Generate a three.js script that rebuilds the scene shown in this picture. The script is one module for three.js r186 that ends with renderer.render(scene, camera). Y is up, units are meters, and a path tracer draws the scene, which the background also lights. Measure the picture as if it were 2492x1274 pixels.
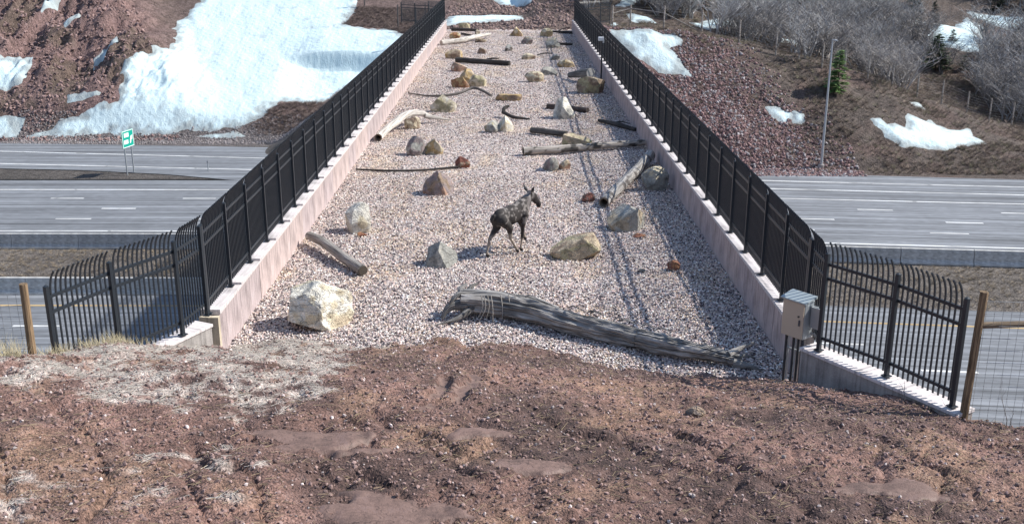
import * as THREE from 'three';
import { mergeGeometries, toCreasedNormals } from 'three/addons/utils/BufferGeometryUtils.js';
import { MarchingCubes } from 'three/addons/objects/MarchingCubes.js';
import { RoundedBoxGeometry } from 'three/addons/geometries/RoundedBoxGeometry.js';

// ------------------------------------------------------------------ camera, sky, sun, exposure
// x to the right, y up, d = -z is the distance along the bridge; the deck's gravel lies at y = 0
const scene = new THREE.Scene();
const camera = new THREE.PerspectiveCamera(28.66, 1024 / 523, 0.3, 3000);
camera.position.set(0, 10.2, 0);
camera.rotation.set(-17.6 * Math.PI / 180, 0, 0);
scene.add(camera);

const SUN = new THREE.Vector3(1.13, 1.0, -0.22).normalize();
const renderer = new THREE.WebGLRenderer({ antialias: true });
renderer.toneMapping = THREE.LinearToneMapping;
renderer.toneMappingExposure = 1.55;
renderer.shadowMap.enabled = true;
{
  const W = 256, H = 128, a = new Float32Array(W * H * 4);   // clear spring sky, paler towards the horizon
  for (let j = 0; j < H; j++) for (let i = 0; i < W; i++) {
    const el = (j + 0.5) / H * Math.PI - Math.PI / 2, az = (i + 0.5) / W * 2 * Math.PI - Math.PI;
    const v = new THREE.Vector3(Math.cos(el) * Math.cos(az), Math.sin(el), Math.cos(el) * Math.sin(az));
    const t = Math.pow(Math.max(0, Math.sin(el)), 0.55), g = Math.pow(Math.max(0, v.dot(SUN)), 6) * 0.25;
    const o = (j * W + i) * 4, k = 0.38;
    a[o] = k * (0.80 * (1 - t) + 0.30 * t + g); a[o + 1] = k * (0.92 * (1 - t) + 0.52 * t + g); a[o + 2] = k * (1.08 * (1 - t) + 0.98 * t + g); a[o + 3] = 1;
  }
  const sky = new THREE.DataTexture(a, W, H, THREE.RGBAFormat, THREE.FloatType);
  sky.mapping = THREE.EquirectangularReflectionMapping; sky.magFilter = THREE.LinearFilter; sky.minFilter = THREE.LinearFilter; sky.needsUpdate = true;
  scene.background = sky; scene.environment = sky;
}
const sun = new THREE.DirectionalLight(new THREE.Color(1.0, 0.96, 0.9), 4.2);
sun.position.copy(SUN).multiplyScalar(260).add(new THREE.Vector3(0, 0, -100)); sun.target.position.set(0, 0, -100);
sun.castShadow = true; sun.shadow.mapSize.set(4096, 4096);
Object.assign(sun.shadow.camera, { left: -160, right: 160, top: 160, bottom: -160, near: 10, far: 700 });
scene.add(sun, sun.target);

// ------------------------------------------------------------------ numbers
function rng(s) { let a = s * 2654435761 >>> 0; return () => { a = a + 0x6D2B79F5 >>> 0; let t = Math.imul(a ^ a >>> 15, 1 | a); t = t + Math.imul(t ^ t >>> 7, 61 | t) ^ t; return ((t ^ t >>> 14) >>> 0) / 4294967296; }; }
const clamp = (x, a = 0, b = 1) => Math.min(b, Math.max(a, x));
const mix = (a, b, t) => a + (b - a) * t;
const sstep = (a, b, x) => { const t = clamp((x - a) / (b - a)); return t * t * (3 - 2 * t); };
const smin = (a, b, k) => { const h = clamp(0.5 + 0.5 * (b - a) / k); return mix(b, a, h) - k * h * (1 - h); };
const smax = (a, b, k) => -smin(-a, -b, k);
function hash3(x, y, z) { let h = Math.imul(x, 374761393) + Math.imul(y, 668265263) + Math.imul(z, 1274126177) | 0; h = Math.imul(h ^ h >>> 13, 1274126177); return ((h ^ h >>> 16) >>> 0) / 4294967296; }
function noise3(x, y, z) {
  const i = Math.floor(x), j = Math.floor(y), k = Math.floor(z); let a = x - i, b = y - j, c = z - k;
  a = a * a * (3 - 2 * a); b = b * b * (3 - 2 * b); c = c * c * (3 - 2 * c);
  const n = (p, q, r) => hash3(i + p, j + q, k + r);
  return mix(mix(mix(n(0, 0, 0), n(1, 0, 0), a), mix(n(0, 1, 0), n(1, 1, 0), a), b), mix(mix(n(0, 0, 1), n(1, 0, 1), a), mix(n(0, 1, 1), n(1, 1, 1), a), b), c);
}
function noise2(x, y, s = 0) {
  const i = Math.floor(x), j = Math.floor(y); let a = x - i, b = y - j; a = a * a * (3 - 2 * a); b = b * b * (3 - 2 * b);
  return mix(mix(hash3(i, j, s), hash3(i + 1, j, s), a), mix(hash3(i, j + 1, s), hash3(i + 1, j + 1, s), a), b);
}
function fbm(x, y, o = 4, s = 0) { let v = 0, a = 0.5, t = 0; for (let i = 0; i < o; i++) { v += a * noise2(x, y, s + i); t += a; a *= 0.5; x *= 2.03; y *= 2.03; } return v / t; }
function fbm3(x, y, z, o = 3) { let v = 0, a = 0.5, t = 0; for (let i = 0; i < o; i++) { v += a * noise3(x, y, z); t += a; a *= 0.5; x *= 2.03; y *= 2.03; z *= 2.03; } return v / t; }
function table(T, x) { if (x <= T[0][0]) return T[0][1]; for (let i = 1; i < T.length; i++) if (x <= T[i][0]) { const [a, u] = T[i - 1], [b, v] = T[i]; return mix(u, v, (x - a) / (b - a)); } return T[T.length - 1][1]; }
function inside(poly, x, y) { let c = false; for (let i = 0, j = poly.length - 1; i < poly.length; j = i++) { const [a, b] = poly[i], [e, f] = poly[j]; if ((b > y) !== (f > y) && x < (e - a) * (y - b) / (f - b) + a) c = !c; } return c; }
function polyDist(poly, x, y) { // signed, positive inside
  let m = 1e9; for (let i = 0, j = poly.length - 1; i < poly.length; j = i++) { const [a, b] = poly[j], [e, f] = poly[i], dx = e - a, dy = f - b, t = clamp(((x - a) * dx + (y - b) * dy) / (dx * dx + dy * dy)); m = Math.min(m, Math.hypot(x - a - t * dx, y - b - t * dy)); }
  return inside(poly, x, y) ? m : -m;
}

// ------------------------------------------------------------------ lie of the land
const ROAD = -12.8, XL = -7.42, XR = 6.85, D0L = 24.3, D0R = 23.0, D1 = 119;
const bend = x => 0.05 * (x + 10 + Math.sqrt((x + 10) ** 2 + 100));         // the motorway bends towards us on the right
const EDGE = [[-14, 24.6], [-7.3, 24.55], [-3.8, 25.1], [-0.5, 25.4], [1.1, 24.3], [2.6, 23.3], [4.5, 22.95], [6.5, 22.7], [8, 22.2], [10, 21.4], [13, 20.4]];
const WINGL = [[-7.86, 22.7], [-8.75, 21.1], [-9.42, 19.5]], WINGR = [[7.05, 21.75], [8.1, 20.3], [8.9, 18.8]];
function crestD(x) { if (x < -7.86) return x < -9.6 ? 19.2 : 22.7 - (-7.86 - x) * 2.0 + 0.2; if (x > 7.05) return x > 9.0 ? 18.65 : 21.75 - (x - 7.05) * 1.6 + 0.1; return 99; }
function hDirt(x, d) {
  d = Math.max(d, -2); const b = table(EDGE, x), s = table([[-8.6, 0.43], [-5, 0.33], [0, 0.27], [6, 0.33]], x), top = table([[-9, 2.5], [-3, 2.0], [4, 1.7], [9, 1.6]], x);
  let u = b - d + (fbm(x * 1.1, d * 1.1, 3, 5) - 0.5) * 0.9;
  let h = u < 0 ? Math.max(-0.5, u * 0.5) : smin(s * u, top + 0.05 * (19 - d), 0.9) * 1.0;
  const c = crestD(x); if (d > c) { h = Math.min(h, table(EDGE, x) > 0 ? smin(s * (b - c), top, 0.9) : 0) - 0.62 * (d - c); }
  return Math.max(h, ROAD - 0.3);
}
function ruts(x, d) { // erosion runnels and wheel marks, lumps and clods
  let n = (fbm(x * 2.2, d * 2.2, 4, 9) - 0.5) * 0.16 + (fbm(x * 7, d * 7, 3, 19) - 0.5) * 0.075;
  const q = fbm(x * 0.5 + 3, d * 0.5, 2, 31); n += (q - 0.5) * 0.35;
  const r1 = Math.abs(x + 0.15 * d - 0.2 + 0.5 * (noise2(d * 0.6, 3, 41) - 0.5) * 2 - 1.9); n -= 0.10 * Math.exp(-((r1 / 0.22) ** 2));
  const r2 = Math.abs(x - 0.55 * (d - 14) - 1.2 + (noise2(d * 0.9, 7, 43) - 0.5)); n -= 0.07 * Math.exp(-((r2 / 0.13) ** 2)) * sstep(17, 15, d);
  const r3 = Math.abs(x + 0.5 * (d - 14) - 3.4 + (noise2(d * 0.9, 9, 44) - 0.5)); n -= 0.08 * Math.exp(-((r3 / 0.15) ** 2)) * sstep(17.5, 15.5, d);
  const w = Math.abs(fbm((x + 0.6 * d) * 0.8, (d - 0.5 * x) * 0.22, 3, 45) - 0.5); n -= 0.12 * Math.exp(-((w / 0.02) ** 2)) * sstep(19, 16, d);
  const w2 = Math.abs(fbm((x - 0.7 * d) * 0.7 + 9, (d + 0.5 * x) * 0.2, 3, 47) - 0.5); n -= 0.10 * Math.exp(-((w2 / 0.018) ** 2)) * sstep(18, 15, d) * sstep(-1, 1.5, x);
  return n;
}
const HR = [[8, 0.1], [14, 0.0], [23, -0.8], [32, -3.2], [40, -5.2], [46, -7.5], [52, -9.5], [57, -11.2], [61, -12.1], [80, -12.3], [400, -11]];
function hFar(x, d) {
  const v = d + bend(x);
  let h = ROAD - 0.06;
  h += 0.25 * sstep(67, 70, v) * sstep(76, 73.5, v) * (0.7 + 0.6 * noise2(x * 0.15, 3, 60)) * sstep(-20, -26, x);
  h += 0.25 * sstep(67, 70, v) * sstep(76, 73.5, v) * noise2(x * 0.4, d * 0.4, 61);
  // left: snow slope by the bridge and a steeper red hill further left
  if (x < 30) {
    const n = (fbm(x * 0.06 + 9, d * 0.06, 3, 70) - 0.5);
    const toe = 119.2 + 2.5 * n - 0.06 * Math.max(0, -x - 60);
    const k = sstep(-36, -50, x + 0.55 * (d - 130));
    const t = Math.max(0, d - toe);
    let r = mix(t * 0.44, t * 0.62, k) * sstep(-0.1, 6, t) + 0;
    let hl = ROAD - 0.06 + r + n * 1.2 * sstep(2, 10, t);
    hl = smin(hl, mix(1.2, 14, sstep(-12, -55, x)) + 0.03 * (d - 130), 3);
    // bench cut in the snow slope, its face turned from the sun
    const b = sstep(-31, -25, x) * sstep(-9.5, -13, x); hl += b * 1.9 * (sstep(134.5, 135.7, d + 0.05 * x) - 0.6) * sstep(126, 131, d) * sstep(147, 139, d);
    if (k > 0.01) { // rock ribs and gullies on the red hill
      const g = x * 0.8 - d * 0.25, rib = 1 - Math.abs(2 * fbm(g * 0.3, d * 0.05 + x * 0.03, 3, 81) - 1);
      hl += k * sstep(3, 14, t) * ((rib - 0.6) * 3.0 + (fbm(x * 0.5, d * 0.35, 4, 85) - 0.5) * 2.6 + (Math.abs(fbm(x * 1.2, d * 0.6, 3, 86) - 0.5) * -2.4 + 0.4) * 1.2);
    }
    const hl2 = x < -9 ? hl : mix(hl, ROAD - 0.06, sstep(-9, 9, x)); h = Math.max(h, hl2);
  }
  // right: rubble slope under the bridge end, hill falling away to the valley floor
  if (x > -9) {
    const toe = 105.5 - bend(Math.max(x, 25)) + 3.6 + (fbm(x * 0.1, d * 0.1, 2, 90) - 0.5) * 2, top = table(HR, x + (fbm(x * 0.05, d * 0.05, 2, 91) - 0.5) * 6);
    const t = clamp((d - toe) / (122 - toe)); let r = mix(ROAD - 0.06, top, Math.pow(t, 0.9));
    r += (fbm(x * 0.25, d * 0.25, 4, 95) - 0.5) * 1.3 * sstep(0, 0.25, t);
    if (d > 124) { const e = d - 124; r += e * 0.02 + (e > 6 ? (e - 6) * mix(0.09, 0.2, sstep(34, 66, x)) : 0); }
    r = mix(ROAD - 0.06, r, sstep(-9, 4, x)); h = Math.max(h, r);
  }
  const rr = Math.hypot(Math.max(0, Math.abs(x) - 9.5), Math.max(0, 117.5 - d)); // fill round the far abutment
  if (rr < 20) { let cone = -0.1 - 0.7 * rr + (fbm(x * 0.3, d * 0.3, 3, 97) - 0.5) * 0.8 * sstep(0, 3, rr); if (Math.abs(x) < 9) cone += 0.012 * Math.max(0, d - 121) + 0.9 * sstep(124, 150, d) * (fbm(x * 0.12, d * 0.12, 3, 98) - 0.25); h = smax(h, cone, 0.5); }
  return h;
}
// ------------------------------------------------------------------ END OF LAND

// ------------------------------------------------------------------ helpers for objects
const taken = {};
function numbered(n) { const k = taken[n] = (taken[n] ?? -1) + 1; return k ? `${n}_${String(k).padStart(3, '0')}` : n; }
function tag(o, label, category, group, kind) { if (label) o.userData.label = label; if (category) o.userData.category = category; if (group) o.userData.group = group; if (kind) o.userData.kind = kind; return o; }
function mesh(name, geo, mat, parent) { const m = new THREE.Mesh(geo, mat); m.castShadow = m.receiveShadow = true; m.name = parent && parent !== scene ? name : numbered(name); (parent || scene).add(m); return m; }
function thing(name, label, category, pos = [0, 0, 0], turn = 0, group) { const g = new THREE.Group(); g.name = numbered(name); g.position.set(...pos); g.rotation.y = turn; scene.add(g); return tag(g, label, category, group); }
const V = (x, y, z) => new THREE.Vector3(x, y, z);
const C = (r, g, b) => new THREE.Color().setRGB(r, g, b);
const std = (color, roughness = 0.9, more = {}) => new THREE.MeshStandardMaterial({ color, roughness, ...more });
function box(w, h, d, x = 0, y = 0, z = 0, ry = 0) { const g = new THREE.BoxGeometry(w, h, d); if (ry) g.rotateY(ry); return g.translate(x, y, z); }
function tex(n, m, fn, srgb = true, rx = 1, ry = 1) { // fn(i, j) -> grey or [r, g, b], 0..1
  const a = new Uint8Array(n * m * 4); let o = 0;
  for (let j = 0; j < m; j++) for (let i = 0; i < n; i++) { const c = fn(i, j); if (typeof c === 'number') { a[o] = a[o + 1] = a[o + 2] = clamp(c) * 255; } else { a[o] = clamp(c[0]) * 255; a[o + 1] = clamp(c[1]) * 255; a[o + 2] = clamp(c[2]) * 255; } a[o + 3] = 255; o += 4; }
  const t = new THREE.DataTexture(a, n, m); t.wrapS = t.wrapT = THREE.RepeatWrapping; t.magFilter = THREE.LinearFilter; t.minFilter = THREE.LinearMipmapLinearFilter; t.generateMipmaps = true; t.repeat.set(rx, ry);
  if (srgb) t.colorSpace = THREE.SRGBColorSpace; t.needsUpdate = true; return t;
}
function tnoise(u, v, fu, fv, o, s) { // tiling fbm, u v in 0..1, fu fv whole numbers
  let r = 0, a = 0.5, t = 0;
  for (let k = 0; k < o; k++) {
    const x = u * fu, y = v * fv, i = Math.floor(x), j = Math.floor(y); let p = x - i, q = y - j; p = p * p * (3 - 2 * p); q = q * q * (3 - 2 * q);
    const h = (a_, b_) => hash3((i + a_) % fu, (j + b_) % fv, s + k);
    r += a * mix(mix(h(0, 0), h(1, 0), p), mix(h(0, 1), h(1, 1), p), q); t += a; a *= 0.5; fu *= 2; fv *= 2;
  }
  return r / t;
}
// loose stones seen from above: nearest-centre cells with a colour and a dome each
function stones(n, cells, seed, pick) {
  const P = []; const r = rng(seed); for (let k = 0; k < cells * cells; k++) P.push([r(), r(), r(), r()]);
  const col = new Float32Array(n * n * 3), hgt = new Float32Array(n * n);
  for (let j = 0; j < n; j++) for (let i = 0; i < n; i++) {
    const x = i / n * cells, y = j / n * cells, cx = Math.floor(x), cy = Math.floor(y); let b = 9, b2 = 9, id = 0;
    for (let q = -1; q <= 1; q++) for (let p = -1; p <= 1; p++) { const k = ((cy + q + cells) % cells) * cells + (cx + p + cells) % cells, dx = cx + p + P[k][0] - x, dy = cy + q + P[k][1] - y, dd = dx * dx + dy * dy; if (dd < b) { b2 = b; b = dd; id = k; } else if (dd < b2) b2 = dd; }
    const e = Math.sqrt(b2) - Math.sqrt(b), c = pick(P[id][2], P[id][3]); const o = j * n + i;
    hgt[o] = clamp(e * 2.2) * (0.5 + 0.5 * P[id][2]); col[o * 3] = c[0]; col[o * 3 + 1] = c[1]; col[o * 3 + 2] = c[2];
  }
  return { map: tex(n, n, (i, j) => { const o = (j * n + i) * 3; return [col[o], col[o + 1], col[o + 2]]; }), bump: tex(n, n, (i, j) => hgt[j * n + i], false) };
}
const GRAVEL = [[0.88, 0.83, 0.80], [0.82, 0.77, 0.74], [0.76, 0.71, 0.70], [0.82, 0.72, 0.69], [0.62, 0.57, 0.57], [0.95, 0.92, 0.88], [0.43, 0.39, 0.40], [0.81, 0.73, 0.66], [0.27, 0.24, 0.26]];
const gravelT = stones(1024, 104, 3, (a, b) => { const c = GRAVEL[Math.floor(a * GRAVEL.length)], k = 0.85 + 0.3 * b; return [c[0] * k, c[1] * k, c[2] * k]; });
const gravelM = std(0xffffff, 0.95, { map: gravelT.map, bumpMap: gravelT.bump, bumpScale: 0.03, vertexColors: true });
const dirtMap = tex(1024, 1024, (i, j) => { const u = i / 1024, v = j / 1024, a = tnoise(u, v, 12, 12, 6, 11), b = tnoise(u, v, 90, 90, 3, 17), w = tnoise(u, v, 160, 160, 2, 23); let k = 0.82 + 0.5 * (a - 0.5) + 0.75 * (b - 0.5); if (w > 0.77) k += 0.2; if (w < 0.26) k -= 0.3; return [k * 1.02, k * 0.97, k * 0.95]; });
const dirtBump = tex(1024, 1024, (i, j) => { const u = i / 1024, v = j / 1024; return 0.5 * tnoise(u, v, 24, 24, 5, 31) + 0.5 * tnoise(u, v, 110, 110, 3, 37); }, false);
const dirtM = std(0xffffff, 0.97, { vertexColors: true, map: dirtMap, bumpMap: dirtBump, bumpScale: 0.06 });
const hillMap = tex(1024, 1024, (i, j) => { const u = i / 1024, v = j / 1024, a = tnoise(u, v, 10, 10, 6, 51), b = tnoise(u, v, 70, 70, 4, 57); const k = 0.84 + 0.55 * (a - 0.5) + 0.9 * (b - 0.5); return [k, k * 0.98, k * 0.97]; });
const hillM = std(0xffffff, 0.97, { vertexColors: true, map: hillMap, bumpMap: dirtBump, bumpScale: 0.25 });
const snowBump = tex(512, 512, (i, j) => { const u = i / 512, v = j / 512; return 0.7 * tnoise(u, v, 8, 8, 5, 61) + 0.3 * tnoise(u, v, 60, 60, 3, 67); }, false);
const snowMap = tex(512, 512, (i, j) => { const u = i / 512, v = j / 512, a = tnoise(u, v, 14, 14, 5, 71), w = tnoise(u, v, 60, 60, 3, 77); let k = 0.96 - 0.10 * Math.max(0, 0.5 - a); if (w > 0.72) k -= 0.4 * (w - 0.72) * 4; return [k * 0.955, k, k * 1.0]; });
const snowM = std(C(0.80, 0.88, 0.90), 0.75, { vertexColors: true, map: snowMap, bumpMap: snowBump, bumpScale: 0.12 });
const concMap = tex(512, 512, (i, j) => { const u = i / 512, v = j / 512, a = tnoise(u, v, 6, 6, 5, 81), st = tnoise(u, v, 48, 3, 3, 87), p = tnoise(u, v, 120, 120, 2, 89); const k = 0.93 + 0.28 * (a - 0.5) + 0.30 * (st - 0.5) * (st < 0.45 ? 1.5 : 0.6) + 0.1 * (p - 0.5); return [k, k * 0.985, k * 0.98]; });
const concBump = tex(512, 512, (i, j) => { const u = i / 512, v = j / 512; return 0.6 * tnoise(u, v, 40, 8, 4, 91) + 0.4 * tnoise(u, v, 100, 100, 2, 93); }, false);
const concM = std(C(0.44, 0.42, 0.40), 0.9, { map: concMap, bumpMap: concBump, bumpScale: 0.012 });
const wallM = [0, 1, 2].map(k => std(C(0.56 - 0.03 * k, 0.465 - 0.02 * k, 0.445 - 0.01 * k), 0.9, { map: concMap, bumpMap: concBump, bumpScale: 0.015 }));
const capM = std(C(0.74, 0.70, 0.69), 0.9, { map: concMap, bumpMap: concBump, bumpScale: 0.006 });
const blackM = std(C(0.022, 0.028, 0.036), 0.4, { metalness: 0.0 });
const barkT = tex(512, 512, (i, j) => { const u = i / 512, v = j / 512, a = tnoise(u, v, 4, 40, 5, 101), b = tnoise(u, v, 2, 90, 3, 107); const k = 0.90 + 0.6 * (a - 0.5) + 0.35 * (b - 0.5) - (b < 0.3 ? 0.25 : 0); return [k, k * 0.98, k * 0.96]; });
const barkB = tex(512, 512, (i, j) => { const u = i / 512, v = j / 512; return 0.5 * tnoise(u, v, 3, 36, 4, 111) + 0.5 * tnoise(u, v, 2, 90, 3, 113); }, false);
const barkM = std(0xffffff, 0.9, { vertexColors: true, map: barkT, bumpMap: barkB, bumpScale: 0.05 });
const rockT = tex(512, 512, (i, j) => { const u = i / 512, v = j / 512, a = tnoise(u, v, 7, 7, 6, 121), b = tnoise(u, v, 50, 50, 3, 127), c = Math.abs(tnoise(u, v, 5, 9, 4, 129) - 0.5); let k = 0.94 + 0.42 * (a - 0.5) + 0.25 * (b - 0.5); if (c < 0.012) k -= 0.22; return [k, k * 0.99, k * 0.97]; });
const rockB = tex(512, 512, (i, j) => { const u = i / 512, v = j / 512, c = Math.abs(tnoise(u, v, 5, 9, 4, 129) - 0.5); return 0.6 * tnoise(u, v, 9, 9, 6, 131) + 0.3 * tnoise(u, v, 60, 60, 2, 133) + (c < 0.02 ? -0.1 : 0.1); }, false);
const rockM = std(0xffffff, 0.93, { vertexColors: true, map: rockT, bumpMap: rockB, bumpScale: 0.1 });

// ------------------------------------------------------------------ ground sheets
// rows xs, ds of distances; height(x, d), colour(x, d) -> [r, g, b], keep(x, d)
function sheet(name, xs, ds, height, colour, mat, keep, uvm = 4) {
  const id = new Int32Array(xs.length * ds.length).fill(-1), pos = [], col = [], uv = [], idx = []; let n = 0;
  const ok = keep ? xs.map(x => ds.map(d => keep(x, d))) : null;
  const vert = (i, j) => { const k = i * ds.length + j; if (id[k] < 0) { id[k] = n++; pos.push(xs[i], height(xs[i], ds[j]), -ds[j]); uv.push(xs[i] / uvm, ds[j] / uvm); if (colour) col.push(...colour(xs[i], ds[j])); } return id[k]; };
  for (let i = 0; i + 1 < xs.length; i++) for (let j = 0; j + 1 < ds.length; j++) {
    if (ok && !(ok[i][j] || ok[i + 1][j] || ok[i][j + 1] || ok[i + 1][j + 1])) continue;
    const a = vert(i, j), b = vert(i + 1, j), c = vert(i + 1, j + 1), e = vert(i, j + 1); idx.push(a, b, c, a, c, e);
  }
  const g = new THREE.BufferGeometry(); g.setAttribute('position', new THREE.Float32BufferAttribute(pos, 3)); g.setAttribute('uv', new THREE.Float32BufferAttribute(uv, 2)); if (colour) g.setAttribute('color', new THREE.Float32BufferAttribute(col, 3));
  g.setIndex(idx); g.computeVertexNormals(); return tag(mesh(name, g, mat), null, null, null, 'structure');
}
const steps = (a, b, s) => { const r = []; for (let x = a; x < b - 1e-6; x += s) r.push(+x.toFixed(3)); r.push(b); return r; };

// near bank of bare red-brown dirt with a mat of bleached dead grass on its left
function deadGrass(x, d) { const a = 0.6 * fbm(x * 0.55, d * 0.9, 4, 140) + 0.4 * fbm(x * 1.9, d * 4.2, 4, 141); return sstep(0.46, 0.57, a + 0.13 * sstep(-1.2, -5, x) - 0.45 * sstep(-4.2, -2.2, x) - 0.3 * sstep(17.3, 15.6, d) + 0.02); }
function mud(x, d) { return Math.max(...[[6.15, 14.5, 0.72, 0.5], [-1.95, 13.2, 0.95, 0.42], [-3.1, 15.5, 1.1, 0.45], [-0.7, 16.1, 0.4, 0.3], [4.4, 15.6, 0.4, 0.3], [0.3, 14.9, 0.45, 0.25], [-1.6, 17.2, 0.5, 0.35], [-1.5, 18.4, 0.22, 1.3], [-0.9, 18.9, 0.2, 1.1]].map(([a, b, r, s]) => sstep(1.1, 0.7, Math.hypot((x - a + 0.5 * (noise2(x * 1.1, d * 1.1, 151) - 0.5)) / r, (d - b) / s) + 2.0 * (fbm(x * 1.9, d * 3.2, 4, 150) - 0.5)))); }
function dirtHeight(x, d) { const m = mud(x, d); return hDirt(x, d) + ruts(x, d) * sstep(-0.25, 0.1, table(EDGE, x) - d + 0.3) * (1 - 0.85 * m) - 0.05 * m; }
sheet('dirt_bank', steps(-17, 17, 0.075), [-40, -20, -10, -4, ...steps(0, 8.5, 0.7), ...steps(9, 11.5, 0.3), ...steps(11.56, 27.0, 0.075), 28, 30, 34, 40, 46], dirtHeight, (x, d) => {
  const a = fbm(x * 0.45, d * 0.45, 4, 160), b = fbm(x * 2.6, d * 2.6, 3, 165), e = table(EDGE, x) - d;
  const a2 = sstep(0.3, 0.72, a); let c = [mix(0.33, 0.165, a2), mix(0.212, 0.112, a2), mix(0.178, 0.10, a2)]; const damp = sstep(0.46, 0.6, fbm(x * 0.3 + 2, d * 0.5, 3, 162) + 0.1 * sstep(5, 1, Math.abs(x + 1)) * sstep(20, 17, d)); c = c.map(v => v * mix(1, 0.72, damp));
  const ochre = sstep(0.42, 0.62, fbm(x * 0.7, d * 0.7, 3, 170) + 0.32 * sstep(4.0, 0.3, e) * sstep(1.5, -2, x) * sstep(-8, -4, x) - 0.12); c = [mix(c[0], 0.40, ochre * 0.65), mix(c[1], 0.27, ochre * 0.65), mix(c[2], 0.19, ochre * 0.65)];
  const g = deadGrass(x, d) * sstep(0.38, 0.58, b + 0.06); c = [mix(c[0], 0.66, g), mix(c[1], 0.61, g), mix(c[2], 0.56, g)];
  const m = mud(x, d); c = [mix(c[0], 0.25, m), mix(c[1], 0.165, m), mix(c[2], 0.14, m)];
  const k = 0.68 + 0.62 * b; return [c[0] * k, c[1] * k, c[2] * k];
}, dirtM, (x, d) => d < 27 || x < -8 || x > 7.5, 2.6);
{ // smooth silt left by puddles
  const mudM = std(C(0.205, 0.132, 0.112), 0.65, { map: rockT, bumpMap: dirtBump, bumpScale: 0.012 });
  sheet('mud_patch', steps(-5, 8, 0.06), steps(12, 20.2, 0.06), (x, d) => dirtHeight(x, d) + (mud(x, d) - 0.5) * 0.055 + (fbm(x * 3, d * 1.2, 3, 155) - 0.5) * 0.05 * mud(x, d), null, mudM, (x, d) => mud(x, d) > 0.15, 2.2);
}
// gravel spread over the crossing
sheet('gravel_path', steps(XL - 0.05, XR + 0.05, 0.3545), steps(20.6, 123.4, 0.4), (x, d) => (fbm(x * 0.8, d * 0.8, 3, 180) - 0.5) * 0.1 - 0.02 - 0.0 + 0.25 * sstep(121, 123.4, d) * -1, (x, d) => { const a = fbm(x * 0.35, d * 0.3, 4, 182), tan = sstep(0.56, 0.68, fbm(x * 0.8 + 4, d * 0.55, 3, 184)), k = 0.88 + 0.3 * a; return [k, k * mix(1, 0.93, tan), k * mix(1, 0.80, tan)]; }, gravelM, (x, d) => d > 23.9 || (x > 2 && d > 21.4 && x < 7.1), 5.2);

// valley: one land sheet in four panels that share hFar
function landColour(x, d) {
  const v = d + bend(x), a = fbm(x * 0.12, d * 0.12, 4, 190), b = fbm(x * 0.6, d * 0.6, 3, 195); let c;
  if (x < -8 && d > 117) {
    const k = sstep(-34, -48, x + 0.55 * (d - 130)); const red = [mix(0.42, 0.26, a), mix(0.27, 0.185, a), mix(0.25, 0.175, a)], earth = [0.24, 0.185, 0.16];
    c = red.map((r, i) => mix(earth[i], r, Math.max(k * sstep(0.25, 0.5, b + 0.2), x > -30 ? 0.5 : 0.2)));
    const olive = k * sstep(0.5, 0.62, fbm(x * 0.2 + 5, d * 0.2, 3, 200)); c = [mix(c[0], 0.20, olive * 0.7), mix(c[1], 0.16, olive * 0.7), mix(c[2], 0.12, olive * 0.7)];
    const gr = sstep(123.8, 122, d); c = [mix(c[0], 0.24, gr), mix(c[1], 0.215, gr), mix(c[2], 0.21, gr)];
  } else if (d > 98 && v > 105 && x > -9) {
    const red = sstep(30, 17, x + 0.75 * (118 - d) * -1 + 8 * (a - 0.5)) * sstep(124, 119, d);
    c = [mix(0.23, 0.165, a), mix(0.185, 0.135, a), mix(0.155, 0.118, a)]; c = [mix(c[0], 0.25, red), mix(c[1], 0.17, red), mix(c[2], 0.16, red)];
    const brown = sstep(0.5, 0.7, fbm(x * 0.3, d * 0.3, 3, 205)); c = [mix(c[0], 0.24, brown * 0.5), mix(c[1], 0.155, brown * 0.5), mix(c[2], 0.13, brown * 0.5)];
    if (Math.abs(x) < 12 && d > 119) c = [mix(0.26, 0.18, a), mix(0.185, 0.145, a), mix(0.16, 0.125, a)];
  } else if (v > 66 && v < 77) { c = [mix(0.32, 0.2, a), mix(0.285, 0.178, a), mix(0.25, 0.158, a)]; }
  else c = [mix(0.2, 0.13, a), mix(0.18, 0.12, a), mix(0.165, 0.11, a)];
  const k = 0.75 + 0.5 * b; return c.map(q => q * k);
}
sheet('hillside', steps(-92, -8, 0.4), steps(100, 168, 0.4), hFar, landColour, hillM);
sheet('hillside', steps(-8, 100, 0.4), steps(96, 180, 0.4), hFar, landColour, hillM);
sheet('valley_floor', steps(-300, 300, 2.5), steps(42, 104, 1.0), (x, d) => hFar(x, d) - 0.02 - (d > 95 && x > -93 && x < 101 ? 0.35 : 0) - (d < 45 ? 0.5 : 0), landColour, hillM);
sheet('far_ground', steps(-450, 600, 6), [...steps(102, 420, 4), 600, 900, 1500], (x, d) => hFar(x, Math.min(d, 420)) - (x > -93 && x < 101 && d < 182 ? 1.4 : 0.1), landColour, hillM, (x, d) => !(x > -84 && x < 92 && d < 160));

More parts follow.
